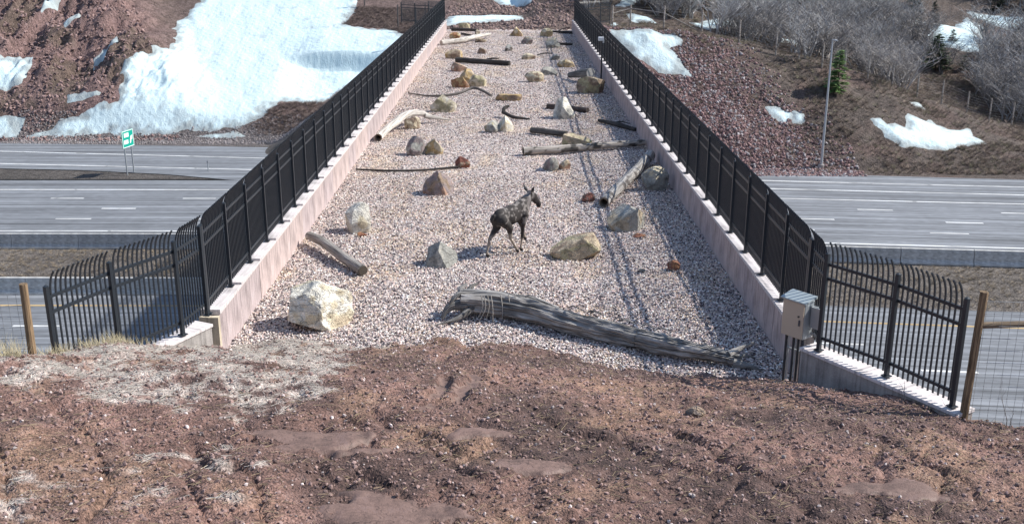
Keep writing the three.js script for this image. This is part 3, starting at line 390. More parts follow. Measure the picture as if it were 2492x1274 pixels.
// x, d of the front foot, width, height, depth, seed, colours, label, options
const BOULDERS = [
  [-5.34, 25.92, 1.9, 1.22, 1.6, 101, 'tan cream white white cream', 'largest cream and white boulder at the near left of the gravel', { planes: [[0.9, 0.25, 0.6, 0.62], [-0.2, 0.3, 1, 0.66], [0.5, 0.9, 0.5, 0.72], [-1, 0.1, 0.2, 0.72], [-0.3, 1, 0.1, 0.7]], cuts: 9, rough: 0.4, patch: 1.7 }],
  [-5.60, 35.54, 0.98, 1.05, 0.9, 102, 'cream white white', 'bright whitish upright boulder near the left wall beyond the curved log', { planes: [[0.6, 0.5, 0.7, 0.66], [-0.9, -0.2, 0.3, 0.7]], cuts: 9 }],
  [-2.29, 31.63, 1.01, 0.76, 0.9, 103, 'grey grey pale', 'small grey pyramid-shaped boulder left of the moose hooves', { planes: [[-0.75, 0.75, 0.45, 0.42], [0.8, 0.55, 0.55, 0.45], [0.1, 0.7, -0.9, 0.45], [-0.2, 0.2, 1, 0.55]], cuts: 3 }],
  [2.13, 32.43, 1.72, 0.82, 0.95, 104, 'brown tan olive tan', 'long brownish boulder with a tapering left end, right of the moose', { planes: [[-0.62, 0.9, 0.1, 0.40], [0.1, 0.2, 1, 0.55], [1, 0.35, 0.1, 0.7], [-0.3, 1, -0.1, 0.55]], cuts: 4 }],
  [4.19, 35.92, 1.44, 0.84, 1.0, 105, 'tan pale pale', 'wedge-shaped tan boulder with a ridged pale right face', { planes: [[1, 0.1, 0.35, 0.5], [-0.55, 0.85, 0.3, 0.44], [0, 0.15, 1, 0.5], [0.3, 1, 0, 0.6]], cuts: 2, ridges: true }],
  [-3.09, 41.20, 1.29, 0.98, 1.1, 106, 'brown mauve pink', 'reddish brown boulder with a pink right side, left of the deck centre', { planes: [[-0.8, 0.7, 0.35, 0.46], [0.9, 0.45, 0.4, 0.5], [0, 0.2, 1, 0.6], [0, 0.8, -0.8, 0.5]], cuts: 4 }],
  [6.06, 42.06, 1.2, 1.0, 1.0, 107, 'grey pale cream', 'grey boulder with a cream edge against the right wall beside a pale log', { cuts: 9 }],
  [-2.30, 46.49, 0.72, 0.52, 0.6, 108, 'red red brown', 'small dark red stone left of the deck centre', { cuts: 9, detail: 9 }],
  [1.80, 45.88, 0.72, 0.63, 0.7, 109, 'mauve grey brown', 'purplish grey stone below the long birch log', { cuts: 9, detail: 9 }],
  [2.42, 46.1, 0.6, 0.5, 0.5, 110, 'pink tan pale', 'small pinkish stone right beside the purplish one', { cuts: 9, detail: 9 }],
  [-4.75, 49.39, 0.95, 0.9, 0.9, 111, 'grey mauve pale', 'grey half of a boulder pair on the left of the gravel', { cuts: 8 }],
  [-3.85, 49.6, 0.95, 0.75, 0.8, 112, 'cream ochre cream', 'yellowish half of a boulder pair on the left of the gravel', { cuts: 8 }],
  [3.32, 51.66, 1.6, 0.62, 0.8, 113, 'olive tan olive', 'flat olive-yellow slab leaning behind the long birch log', { planes: [[0.45, 1, 0.2, 0.42], [-1, 0.1, 0, 0.72], [0, 0.1, 1, 0.5]], cuts: 3 }],
  [-1.1, 55.6, 0.9, 0.62, 0.8, 114, 'grey pale olive', 'grey boulder touching a white one at the deck centre', { cuts: 9, detail: 10 }],
  [-0.35, 55.8, 0.95, 0.82, 0.8, 115, 'white cream white', 'white pointed boulder touching a grey one at the deck centre', { planes: [[0.7, 0.7, 0.2, 0.48], [-0.8, 0.6, 0.2, 0.5]], cuts: 5, detail: 10 }],
  [-5.56, 56.59, 0.91, 0.66, 0.6, 116, 'tan cream brown', 'tan stone under the arched white log by the left wall', { cuts: 9, detail: 10 }],
  [3.07, 59.97, 1.3, 1.2, 1.1, 117, 'white white pale', 'tall white boulder right of the centre, shading its own left side', { planes: [[-0.9, 0.35, 0.4, 0.6], [0.7, 0.7, 0.4, 0.55]], cuts: 6 }],
  [-4.21, 62.34, 1.65, 1.02, 1.1, 118, 'olive cream white', 'cream boulder with greenish left side near the left wall', { cuts: 9 }],
  [-0.21, 66.76, 1.77, 0.42, 0.8, 119, 'brown ochre pink', 'long flat orange-brown slab at the deck centre', { planes: [[0, 1, 0, 0.35]], cuts: 6, detail: 10 }],
  [-3.67, 72.85, 1.34, 0.8, 0.9, 120, 'brown rust ochre', 'rusty brown boulder at the front of a stacked group', { cuts: 9, detail: 10 }],
  [-2.46, 73.48, 1.29, 0.82, 0.9, 121, 'olive cream cream', 'cream boulder at the right of a stacked group', { cuts: 9, detail: 10 }],
  [-3.2, 75.0, 1.35, 1.05, 1.0, 122, 'tan ochre cream', 'tan boulder rising behind a stacked group of two', { cuts: 8, detail: 10 }],
  [1.64, 76.09, 1.46, 0.75, 0.9, 123, 'brown cream tan', 'cream boulder with a dark left face right of the deck centre', { cuts: 8, detail: 10 }],
  [5.41, 70.06, 2.0, 1.12, 1.3, 124, 'olive brown tan', 'broad olive-brown boulder beside the right wall under a cut log end', { planes: [[0.3, 1, 0, 0.6], [-0.8, 0.2, 0.6, 0.65]], cuts: 7 }],
  [2.89, 79.86, 1.33, 0.66, 0.9, 125, 'grey pale grey', 'low grey boulder in the right half of the deck, below a tan one', { cuts: 9, detail: 9 }],
  [4.46, 85.10, 1.55, 0.58, 0.9, 126, 'tan ochre cream', 'low tan boulder near the right wall', { cuts: 9, detail: 9 }],
  [-4.18, 82.14, 1.37, 0.7, 0.9, 127, 'brown pink white', 'wedge-shaped red and white boulder below the dark log on the left', { planes: [[0.5, 0.9, 0, 0.45]], cuts: 6, detail: 9 }],
  [-5.12, 91.05, 1.6, 0.82, 1.0, 128, 'ochre tan brown', 'yellow-brown boulder near the left wall beyond the dark log', { cuts: 9, detail: 9 }],
  [-2.78, 95.03, 0.83, 0.6, 0.7, 129, 'mauve brown grey', 'small brown-grey block left of centre far along the deck', { cuts: 9, detail: 8 }],
  [-0.31, 97.5, 0.77, 0.58, 0.7, 130, 'grey pale dark', 'small grey block at the centre far along the deck', { cuts: 9, detail: 8 }],
  [1.47, 90.74, 1.29, 0.5, 0.8, 131, 'brown cream tan', 'low tan stone with a thin branch at its right', { cuts: 9, detail: 8 }],
  [1.52, 104.07, 1.23, 0.75, 0.9, 132, 'brown grey mauve', 'brownish grey boulder in the far part, right of centre', { cuts: 9, detail: 8 }],
  [3.97, 100.49, 1.43, 0.98, 1.0, 133, 'grey pale cream', 'grey and cream boulder in the far part near the right wall', { cuts: 9, detail: 8 }],
  [0.49, 112.5, 1.42, 1.0, 1.0, 134, 'brown ochre cream', 'peaked brown boulder at the far end, right of centre', { planes: [[0.8, 0.8, 0, 0.45], [-0.8, 0.7, 0, 0.45]], cuts: 5, detail: 8 }],
  [3.7, 112.02, 1.41, 0.85, 1.0, 135, 'tan olive cream', 'tan boulder at the far end near the right wall', { cuts: 9, detail: 8 }],
  [-3.17, 105.74, 1.25, 0.45, 0.8, 136, 'brown tan cream', 'low tan stone under the right end of the white far log', { cuts: 9, detail: 8 }],
  [-6.03, 110.15, 1.21, 0.6, 0.8, 137, 'rust ochre cream', 'orange-brown boulder at the far left beside the wall', { cuts: 9, detail: 8 }],
  [-5.57, 121.6, 1.44, 0.72, 0.9, 138, 'tan olive tan', 'farthest tan boulder at the left end of the gravel', { cuts: 9, detail: 8 }],
  [-3.78, 114.44, 0.63, 0.53, 0.5, 139, 'cream tan pale', 'tiny cream stone at the far end left of centre', { cuts: 9, detail: 7 }],
  [3.71, 90.11, 0.93, 0.46, 0.7, 140, 'grey grey pale', 'low dark grey stone right of the thin branch', { cuts: 9, detail: 8 }],
  [3.10, 40.10, 0.53, 0.36, 0.45, 141, 'red dark red', 'small dark red-brown stone left of the pale log near its hollow end', { cuts: 9, detail: 8 }],
  [5.22, 31.32, 0.42, 0.31, 0.35, 142, 'rust red brown', 'small red-brown stone at the edge of the right wall shadow', { cuts: 9, detail: 8 }],
  [4.13, 30.99, 0.26, 0.14, 0.2, 143, 'dark grey dark', 'tiny dark stone left of the red-brown one near the right wall', { cuts: 9, detail: 6 }],
  [-5.37, 35.17, 0.35, 0.14, 0.28, 144, 'red rust red', 'small red fragment at the foot of the bright whitish boulder', { cuts: 9, detail: 6 }],
  [4.53, 35.01, 0.5, 0.13, 0.3, 145, 'red rust red', 'flat red fragment at the foot of the ridged tan boulder', { cuts: 9, detail: 6 }],
];
for (const [x, d, w, h, dp, seed, cs, label, o] of BOULDERS) {
  const g = boulderGeo(seed, w / 2, h * 0.54, dp / 2, cs.split(' ').map(k => K[k]), o); const m = mesh(w > 0.75 ? 'boulder' : 'stone', g, rockM); m.position.set(x, -h * 0.07 - 0.01, -(d + dp * 0.42)); tag(m, label, w > 0.75 ? 'boulder' : 'stone', 'rocks laid out on the gravel');
}
{ // loose gravel, too many to count: three stone shapes
  const r = rng(77); const shapes = [1, 2, 3].map(s => { const g = new THREE.IcosahedronGeometry(1, 0), q = rng(s), p = g.attributes.position, mem = {}; for (let i = 0; i < p.count; i++) { const k = [p.getX(i), p.getY(i), p.getZ(i)].map(v => v.toFixed(2)).join(); mem[k] ??= 0.7 + 0.5 * q(); p.setXYZ(i, p.getX(i) * mem[k], p.getY(i) * mem[k] * 0.66, p.getZ(i) * mem[k]); } g.computeVertexNormals(); return g; });
  const L = [[], [], []]; const put = (x, d) => { L[Math.floor(r() * 3)].push([x, d]); };
  for (const [a, b, n] of [[21.5, 30, 340], [30, 45, 230], [45, 75, 110], [75, 119, 45]]) { const N = Math.round((b - a) * 14.18 * n); for (let k = 0; k < N; k++) { const x = mix(XL + 0.03, XR - 0.03, r()), d = mix(a, b, r()); if (d < table(EDGE, x) - 0.5 * r() - 0.1 || r() > 0.35 + 1.5 * fbm(x * 0.5, d * 0.4, 3, 186)) continue; put(x, d); } }
  const M = new THREE.Matrix4(), q = new THREE.Quaternion(), e = new THREE.Euler(), c = new THREE.Color(), gm = std(0xffffff, 0.95);
  L.forEach((A, s) => { const im = new THREE.InstancedMesh(shapes[s], gm, A.length); im.name = numbered('loose_gravel'); im.castShadow = im.receiveShadow = true; A.forEach(([x, d], i) => { const k = mix(0.015, 0.038, r() ** 1.5) * (d > 60 ? 1.25 : 1); e.set(r() * 0.8, r() * 6.3, r() * 0.8); M.compose(V(x, 0.0 + (fbm(x * 0.8, d * 0.8, 3, 180) - 0.5) * 0.1 + k * 0.2, -d), q.setFromEuler(e), V(k, k, k)); im.setMatrixAt(i, M); const g = GRAVEL[Math.floor(r() * GRAVEL.length)], t = 0.8 + 0.4 * r(); im.setColorAt(i, c.setRGB(Math.min(1, g[0] * t), Math.min(1, g[1] * t), Math.min(1, g[2] * t), THREE.SRGBColorSpace)); }); scene.add(im); tag(im, ['pinkish grey loose gravel covering the crossing between the walls', 'pale grey loose gravel covering the crossing between the walls', 'mixed mauve loose gravel covering the crossing between the walls'][s], 'gravel', null, 'stuff'); });
}

// ------------------------------------------------------------------ logs and branches
// pts [x, y, d] along the middle, radii; wood(t, a) -> colour; lumps: bark relief
function tube(pts, radii, wood, lumps = 0.08, seed = 1, nr = 16, nl = 0, openStart = false) {
  const cv = new THREE.CatmullRomCurve3(pts.map(([x, y, d]) => V(x, y, -d)), false, 'centripetal'), L = cv.getLength(); const n = nl || Math.max(10, Math.round(L / 0.09)), fr = cv.computeFrenetFrames(n, false), pos = [], col = [], uv = [], idx = [];
  for (let i = 0; i <= n; i++) {
    const t = i / n, c = cv.getPointAt(t), s = t * (radii.length - 1), k = Math.min(radii.length - 2, Math.floor(s)), R = mix(radii[k], radii[k + 1], s - k);
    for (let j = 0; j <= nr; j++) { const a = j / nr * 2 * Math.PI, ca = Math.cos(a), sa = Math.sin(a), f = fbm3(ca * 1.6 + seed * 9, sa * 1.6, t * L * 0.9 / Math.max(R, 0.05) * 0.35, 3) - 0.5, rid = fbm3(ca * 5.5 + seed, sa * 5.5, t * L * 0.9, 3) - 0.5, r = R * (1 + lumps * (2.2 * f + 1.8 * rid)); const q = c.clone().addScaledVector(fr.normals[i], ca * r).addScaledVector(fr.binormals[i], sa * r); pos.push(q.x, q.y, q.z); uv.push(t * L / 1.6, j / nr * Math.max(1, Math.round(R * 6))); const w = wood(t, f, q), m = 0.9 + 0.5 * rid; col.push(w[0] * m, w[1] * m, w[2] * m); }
    if (i) for (let j = 0; j < nr; j++) { const a = (i - 1) * (nr + 1) + j, b = a + nr + 1; idx.push(a, b, a + 1, a + 1, b, b + 1); }
  }
  for (const i of openStart ? [n] : [0, n]) { const c = cv.getPointAt(i / n), o = pos.length / 3, w = wood(i / n, 0, c); pos.push(c.x, c.y, c.z); uv.push(0, 0); col.push(...w.map(v => v * 0.95)); for (let j = 0; j < nr; j++) { const a = i * (nr + 1) + j; idx.push(...(i ? [a, o, a + 1] : [a, a + 1, o])); } }
  const g = new THREE.BufferGeometry(); g.setAttribute('position', new THREE.Float32BufferAttribute(pos, 3)); g.setAttribute('uv', new THREE.Float32BufferAttribute(uv, 2)); g.setAttribute('color', new THREE.Float32BufferAttribute(col, 3)); g.setIndex(idx); g.computeVertexNormals(); return toCreasedNormals(g, 0.9);
}
const GREY = (t, f) => { const k = 0.38 + 0.5 * f; return [k * 1.0, k * 0.96, k * 0.92]; }, DARK = (t, f) => { const k = 0.075 + 0.12 * f; return [k * 1.05, k * 0.95, k * 0.9]; }, PALE = (t, f) => { const k = 0.78 + 0.4 * f; return [k, k * 0.96, k * 0.9]; };
const BIRCH = (t, f, q) => { const s = fbm3(q.x * 2.6, q.y * 5, q.z * 2.6, 3); const k = s < 0.44 ? 0.13 : 0.62 + 0.3 * f; return [k, k * 0.93, k * 0.85]; };
function hollowEnd(parent, p, dir, R, wood) { // rotted-out core: a real bore 0.6 m deep behind a rim of wood
  const n = 18, pos = [], col = [], uv = [], idx = [], rings = [[0, R * 1.03], [0.012, R * 0.97], [0.0, R * 0.7], [-0.25, R * 0.62], [-0.6, R * 0.5], [-0.62, 0.001]];
  rings.forEach(([y, r], i) => { for (let j = 0; j <= n; j++) { const a = j / n * 6.2832, k = 1 + 0.16 * (noise2(Math.cos(a) * 2 + 9, Math.sin(a) * 2 + i, 7) - 0.5); pos.push(Math.cos(a) * r * k, y, Math.sin(a) * r * k); uv.push(j / n, y); col.push(...wood); if (i && j) { const q = (i - 1) * (n + 1) + j - 1; idx.push(q, q + 1, q + n + 1, q + 1, q + n + 2, q + n + 1); } } });
  const g = new THREE.BufferGeometry(); g.setAttribute('position', new THREE.Float32BufferAttribute(pos, 3)); g.setAttribute('uv', new THREE.Float32BufferAttribute(uv, 2)); g.setAttribute('color', new THREE.Float32BufferAttribute(col, 3)); g.setIndex(idx); g.computeVertexNormals(); const m = mesh('hollow_end', g, barkM, parent); m.position.set(...p); m.quaternion.setFromUnitVectors(V(0, 1, 0), dir.clone().normalize());
}
function cutEnd(parent, p, dir, R, colour) { // sawn face with rings
  const g = new THREE.CylinderGeometry(R, R, 0.02, 20); const m = mesh('cut_end', g, std(C(...colour), 0.9, { map: ringT }), parent); m.position.set(...p); m.quaternion.setFromUnitVectors(V(0, 1, 0), dir.clone().normalize());
}
const ringT = tex(128, 128, (i, j) => { const x = i / 64 - 1, y = j / 64 - 1, r = Math.hypot(x, y) + 0.05 * noise2(x * 3 + 5, y * 3 + 5, 3); return 0.72 + 0.25 * Math.sin(r * 34); });
{
  const t = thing('fallen_log', 'massive weathered grey tree trunk lying across the near end of the gravel', 'log');
  const R0 = (tt, f, q) => { const k = 0.40 + 0.6 * f + (fbm3(q.x * 3, q.y * 6, q.z * 3, 2) - 0.5) * 0.4; return [k, k * 0.98, k * 0.96]; };
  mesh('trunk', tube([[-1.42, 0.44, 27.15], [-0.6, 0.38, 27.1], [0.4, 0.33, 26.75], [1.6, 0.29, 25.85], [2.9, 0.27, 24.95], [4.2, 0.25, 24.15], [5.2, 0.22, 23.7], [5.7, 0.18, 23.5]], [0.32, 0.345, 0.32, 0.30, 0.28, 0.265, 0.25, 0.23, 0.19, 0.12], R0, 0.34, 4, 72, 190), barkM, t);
  const rt = (P, R, s) => mesh('root', tube(P, R, R0, 0.2, s, 10), barkM, t);
  rt([[-1.3, 0.5, 27.2], [-1.45, 0.68, 27.35], [-1.3, 0.8, 27.6]], [0.16, 0.1, 0.03], 5); rt([[-1.3, 0.4, 27.0], [-1.75, 0.36, 26.85], [-1.95, 0.08, 26.7]], [0.2, 0.13, 0.05], 6); rt([[-1.25, 0.6, 27.1], [-1.5, 0.68, 27.0], [-1.68, 0.55, 26.85], [-1.75, 0.4, 26.8]], [0.14, 0.1, 0.06, 0.03], 7); rt([[-1.2, 0.6, 27.3], [-1.15, 0.74, 27.5], [-0.98, 0.78, 27.7]], [0.12, 0.07, 0.02], 8); rt([[-1.1, 0.3, 26.9], [-1.6, 0.12, 26.5], [-2.1, 0.04, 26.3]], [0.12, 0.06, 0.02], 9);
  for (const [P, R, s] of [[[[5.4, 0.3, 23.6], [5.75, 0.42, 23.75], [6.1, 0.5, 23.9]], [0.1, 0.06, 0.03], 11], [[[5.5, 0.15, 23.45], [5.9, 0.1, 23.3], [6.15, 0.05, 23.2]], [0.12, 0.07, 0.02], 12], [[[5.5, 0.25, 23.6], [5.9, 0.26, 23.6], [6.05, 0.2, 23.6]], [0.08, 0.04, 0.015], 13]]) mesh('broken_limb', tube(P, R, s === 11 ? PALE : R0, 0.2, s, 9), barkM, t);
  const r = rng(5); for (let k = 0; k < 7; k++) { const x = mix(-0.9, 0.1, r()), d = 26.62 + 0.1 * r(), h = 0.75; mesh('root_fibre', tube([[x, h, d + 0.1], [x + 0.05, h - 0.3, d - 0.02], [x + (r() - 0.5) * 0.3, 0.05, d - 0.12]], [0.018, 0.014, 0.006], PALE, 0.05, k, 5, 8), barkM, t); }
  for (let k = 0; k < 9; k++) { const s = 0.1 + 0.85 * r(), x = mix(-0.6, 5.0, s), d = mix(27.1, 23.85, s), y = mix(0.86, 0.5, s); mesh('splinter', tube([[x, y - 0.05, d + 0.05], [x + 0.12, y + 0.04, d - 0.03], [x + 0.35, y + 0.02 - 0.03 * r(), d - 0.25]], [0.02, 0.022, 0.008], r() < 0.5 ? PALE : R0, 0.1, k + 30, 5, 8), barkM, t); }
}
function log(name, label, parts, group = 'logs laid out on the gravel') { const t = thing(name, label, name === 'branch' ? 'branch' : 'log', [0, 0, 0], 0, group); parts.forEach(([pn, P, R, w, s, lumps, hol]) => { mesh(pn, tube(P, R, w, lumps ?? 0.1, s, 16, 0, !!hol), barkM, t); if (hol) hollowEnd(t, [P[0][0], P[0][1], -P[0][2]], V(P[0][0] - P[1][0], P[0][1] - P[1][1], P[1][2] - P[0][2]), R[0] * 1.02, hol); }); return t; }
{
  const b = log('fallen_log', 'grey curved log with a round cut end near the left wall', [['stem', [[-7.05, 0.32, 34.2], [-6.4, 0.34, 33.3], [-5.5, 0.24, 31.9], [-4.72, 0.17, 30.75]], [0.15, 0.16, 0.165, 0.175], GREY, 21]]); cutEnd(b, [-4.69, 0.17, -30.71], V(0.56, -0.05, 0.83), 0.15, [0.16, 0.13, 0.1]);
  log('fallen_log', 'long blotchy birch log reaching the right wall', [['stem', [[0.55, 0.20, 49.5], [2.5, 0.22, 49.9], [4.6, 0.24, 50.7], [6.75, 0.26, 51.4]], [0.2, 0.19, 0.18, 0.16], BIRCH, 22, 0.1, [0.2, 0.17, 0.14]]]);
  log('fallen_log', 'pale log with a hollow near end lying beside the right wall', [['stem', [[3.62, 0.22, 39.2], [4.8, 0.26, 42.6], [5.75, 0.34, 45.2], [6.5, 0.42, 47.4]], [0.2, 0.22, 0.23, 0.25], (t, f, q) => { const k = 0.6 + 0.5 * f; return fbm3(q.x * 3, q.y * 3, q.z * 3, 2) < 0.4 ? [0.22, 0.2, 0.19] : [k, k * 0.97, k * 0.93]; }, 23, 0.1, [0.2, 0.17, 0.14]]]);
  log('fallen_log', 'arched white log with an open foot by the left wall', [['stem', [[-7.0, 0.2, 53.0], [-6.5, 0.45, 55.6], [-5.75, 0.72, 57.6], [-5.0, 0.5, 58.6], [-4.7, 0.25, 58.8]], [0.2, 0.2, 0.22, 0.2, 0.13], PALE, 24, 0.1, [0.2, 0.17, 0.14]], ['limb', [[-5.0, 0.45, 58.4], [-4.3, 0.25, 58.8], [-3.6, 0.08, 59.2]], [0.14, 0.09, 0.04], PALE, 25]]);
  log('fallen_log', 'dark log lying crosswise in the far left half of the deck', [['stem', [[-4.75, 0.24, 88.2], [-2.6, 0.22, 87.3], [-0.2, 0.2, 86.0]], [0.24, 0.22, 0.2], DARK, 26], ['stub', [[-2.2, 0.35, 87.2], [-1.6, 0.48, 87.2], [-1.1, 0.46, 87.2]], [0.08, 0.07, 0.05], DARK, 27]]);
  log('fallen_log', 'bleached white log at the far left of the deck', [['stem', [[-7.0, 0.22, 103], [-5.2, 0.3, 104.8], [-3.5, 0.42, 108], [-2.3, 0.4, 110.4]], [0.24, 0.26, 0.22, 0.14], PALE, 28]]);
  log('fallen_log', 'short dark log behind the olive slab', [['stem', [[1.05, 0.17, 55.4], [1.9, 0.17, 54.9], [2.9, 0.17, 54.2]], [0.17, 0.17, 0.16], (t, f) => { const k = 0.14 + 0.2 * f; return [k, k * 0.93, k * 0.88]; }, 29]]);
  log('branch', 'dark grey branch touching the right wall', [['stem', [[5.02, 0.12, 58.8], [5.9, 0.13, 57.4], [6.8, 0.1, 55.9]], [0.09, 0.14, 0.1], DARK, 30], ['twig', [[5.7, 0.15, 57.6], [6.1, 0.3, 57.3], [6.5, 0.32, 56.6]], [0.06, 0.04, 0.02], DARK, 31]], 'branches on the gravel');
  log('branch', 'thin kinked branch left of the orange-brown slab', [['stem', [[-7.1, 0.06, 70.1], [-5.4, 0.06, 68.7], [-3.75, 0.14, 69.1], [-2.6, 0.42, 69.9], [-1.9, 0.28, 69.3], [-1.4, 0.08, 68.7]], [0.03, 0.05, 0.08, 0.09, 0.09, 0.09], (t, f) => { const k = 0.22 + 0.3 * f; return [k, k * 0.93, k * 0.88]; }, 32]], 'branches on the gravel');
  log('branch', 'long thin dark stick lying crosswise near the left wall', [['stem', [[-7.15, 0.06, 46.0], [-5.7, 0.06, 45.7], [-4.2, 0.06, 45.8], [-2.5, 0.08, 46.4]], [0.04, 0.05, 0.045, 0.05], DARK, 33]], 'branches on the gravel');
  log('fallen_log', 'dark log passing behind the tall white boulder', [['stem', [[2.2, 0.15, 63.8], [3.4, 0.15, 63.1], [4.6, 0.15, 62.1]], [0.16, 0.16, 0.17], (t, f) => { const k = 0.1 + 0.15 * f; return [k * 1.15, k * 0.9, k * 0.85]; }, 34]]);
  log('branch', 'small dark forked branch behind the white pointed boulder', [['stem', [[-0.55, 0.3, 60.6], [0.1, 0.14, 59.8], [1.05, 0.06, 59.6]], [0.1, 0.1, 0.04], DARK, 35], ['knot', [[-0.5, 0.25, 60.5], [-0.45, 0.5, 60.8], [-0.2, 0.6, 61]], [0.1, 0.12, 0.08], DARK, 36]], 'branches on the gravel');
  log('fallen_log', 'dark log lying crosswise at the far left end', [['stem', [[-6.9, 0.16, 119.4], [-5.4, 0.16, 119], [-3.8, 0.14, 118.5]], [0.18, 0.17, 0.15], DARK, 37]]);
  log('branch', 'short dark stick beside the tiny cream stone', [['stem', [[-5.5, 0.12, 114.4], [-4.2, 0.1, 111.8]], [0.12, 0.1], DARK, 38]], 'branches on the gravel');
  log('branch', 'dark branch at the far right end of the deck', [['stem', [[4.3, 0.2, 116.4], [5.5, 0.15, 116], [6.6, 0.12, 115.5]], [0.1, 0.14, 0.16], DARK, 39], ['twig', [[5.0, 0.2, 116.2], [5.8, 0.5, 116.4], [6.5, 0.6, 116.6]], [0.06, 0.05, 0.03], DARK, 40]], 'branches on the gravel');
  log('branch', 'grey branch beside the grey and cream far boulder', [['stem', [[4.6, 0.12, 103.2], [5.3, 0.12, 103], [5.95, 0.1, 102.8]], [0.12, 0.13, 0.1], DARK, 41]], 'branches on the gravel');
  log('branch', 'thin grey branch right of the low tan stone', [['stem', [[2.3, 0.1, 93.3], [2.9, 0.2, 93.8], [3.7, 0.12, 94.4]], [0.06, 0.06, 0.03], DARK, 42]], 'branches on the gravel');
  const c = log('fallen_log', 'short log with a white sawn end beside the right wall', [['stem', [[4.3, 0.3, 77.6], [5.2, 0.55, 76.6], [5.75, 0.7, 75.6]], [0.2, 0.3, 0.38], (t, f) => { const k = 0.3 + 0.3 * f; return [k, k * 0.96, k * 0.9]; }, 43]]); cutEnd(c, [5.76, 0.7, -75.57], V(0.5, 0.13, 0.86), 0.36, [0.75, 0.73, 0.7]);
}

// ------------------------------------------------------------------ moose, walking away to the right
{
  const N = 150, half = N / 2, S = 1.32, ctr = V(1.12, 1.08, 0), mc = new MarchingCubes(N, new THREE.MeshStandardMaterial(), false, false, 160000); mc.isolation = 0;
  const F = new Float32Array(N * N * N).fill(9);
  const bone = (a, b, k = 0.05) => { // tapered capsule [x, y, z, r, flat]
    const R = Math.max(a[3], b[3]) + 0.2, lo = [0, 1, 2].map(i => Math.max(1, Math.floor((Math.min(a[i], b[i]) - R - ctr.getComponent(i)) / S * half + half))), hi = [0, 1, 2].map(i => Math.min(N - 2, Math.ceil((Math.max(a[i], b[i]) + R - ctr.getComponent(i)) / S * half + half)));
    const d = [b[0] - a[0], b[1] - a[1], b[2] - a[2]], dd = d[0] ** 2 + d[1] ** 2 + d[2] ** 2 || 1e-6;
    for (let z = lo[2]; z <= hi[2]; z++) for (let y = lo[1]; y <= hi[1]; y++) for (let x = lo[0]; x <= hi[0]; x++) {
      const p = [(x - half) / half * S + ctr.x, (y - half) / half * S + ctr.y, (z - half) / half * S + ctr.z], t = clamp(((p[0] - a[0]) * d[0] + (p[1] - a[1]) * d[1] + (p[2] - a[2]) * d[2]) / dd), r = mix(a[3], b[3], t), fz = a[4] ?? 1;
      const dist = Math.hypot(p[0] - a[0] - d[0] * t, p[1] - a[1] - d[1] * t, (p[2] - a[2] - d[2] * t) * fz) - r, o = x + y * N + z * N * N; F[o] = smin(F[o], dist, k);
    }
  };
  const chain = (P, k) => { for (let i = 1; i < P.length; i++) bone(P[i - 1], P[i], k); };
  chain([[0.42, 1.24, 0, 0.22, 1.15], [0.95, 1.22, 0, 0.265, 1.2], [1.43, 1.25, 0, 0.30, 1.25]], 0.12);          // barrel, deep chest
  chain([[0.5, 1.36, 0, 0.17], [1.0, 1.38, 0, 0.16], [1.48, 1.5, 0, 0.19, 1.4]], 0.14);                            // back rising to the hump
  chain([[1.45, 1.45, 0, 0.2, 1.3], [1.75, 1.62, 0, 0.16, 1.2], [1.95, 1.74, 0, 0.125]], 0.1); chain([[1.55, 1.2, 0, 0.2], [1.8, 1.45, 0, 0.12]], 0.1); // neck
  chain([[1.97, 1.8, 0, 0.115], [2.14, 1.68, 0, 0.1], [2.3, 1.5, 0, 0.075], [2.38, 1.38, 0, 0.085], [2.37, 1.33, 0, 0.075]], 0.05); chain([[2.02, 1.68, 0, 0.09], [2.22, 1.46, 0, 0.06]], 0.05); // head, long drooping muzzle
  bone([1.98, 1.58, 0, 0.04], [1.98, 1.42, 0, 0.025], 0.04);                                                       // bell under the throat
  for (const s of [-1, 1]) chain([[1.92, 1.86, s * 0.08, 0.03], [1.9, 1.96, s * 0.17, 0.055, 1.4], [1.88, 2.08, s * 0.24, 0.022]], 0.03);
  bone([0.2, 1.36, 0, 0.05], [0.12, 1.2, 0, 0.025], 0.05);                                                         // tail
  // hind left: pushed back; hind right: swung forward
  chain([[0.42, 1.18, -0.13, 0.19], [0.5, 0.92, -0.16, 0.12], [0.24, 0.66, -0.16, 0.065], [0.14, 0.58, -0.15, 0.046], [0.02, 0.16, -0.15, 0.031], [0.03, 0.09, -0.15, 0.042], [0.07, 0.03, -0.15, 0.05]], 0.05);
  chain([[0.48, 1.18, 0.14, 0.19], [0.76, 0.9, 0.17, 0.115], [0.82, 0.62, 0.17, 0.06], [0.8, 0.54, 0.17, 0.046], [1.1, 0.15, 0.17, 0.031], [1.13, 0.08, 0.17, 0.042], [1.17, 0.03, 0.17, 0.05]], 0.05);
  // front right: planted; front left: lifted
  chain([[1.48, 1.2, 0.15, 0.18], [1.42, 0.92, 0.17, 0.085], [1.4, 0.55, 0.17, 0.05], [1.38, 0.47, 0.17, 0.043], [1.32, 0.15, 0.17, 0.031], [1.33, 0.08, 0.17, 0.042], [1.37, 0.03, 0.17, 0.05]], 0.05);
  chain([[1.5, 1.2, -0.15, 0.18], [1.56, 0.95, -0.17, 0.085], [1.72, 0.7, -0.17, 0.05], [1.74, 0.64, -0.17, 0.043], [1.84, 0.36, -0.17, 0.031], [1.86, 0.3, -0.17, 0.042], [1.9, 0.25, -0.17, 0.048]], 0.05);
  for (let i = 0; i < F.length; i++) mc.field[i] = -F[i]; mc.update();
  const n = mc.count, pos = mc.positionArray.slice(0, n * 3), nor = mc.normalArray.slice(0, n * 3), col = new Float32Array(n * 3);
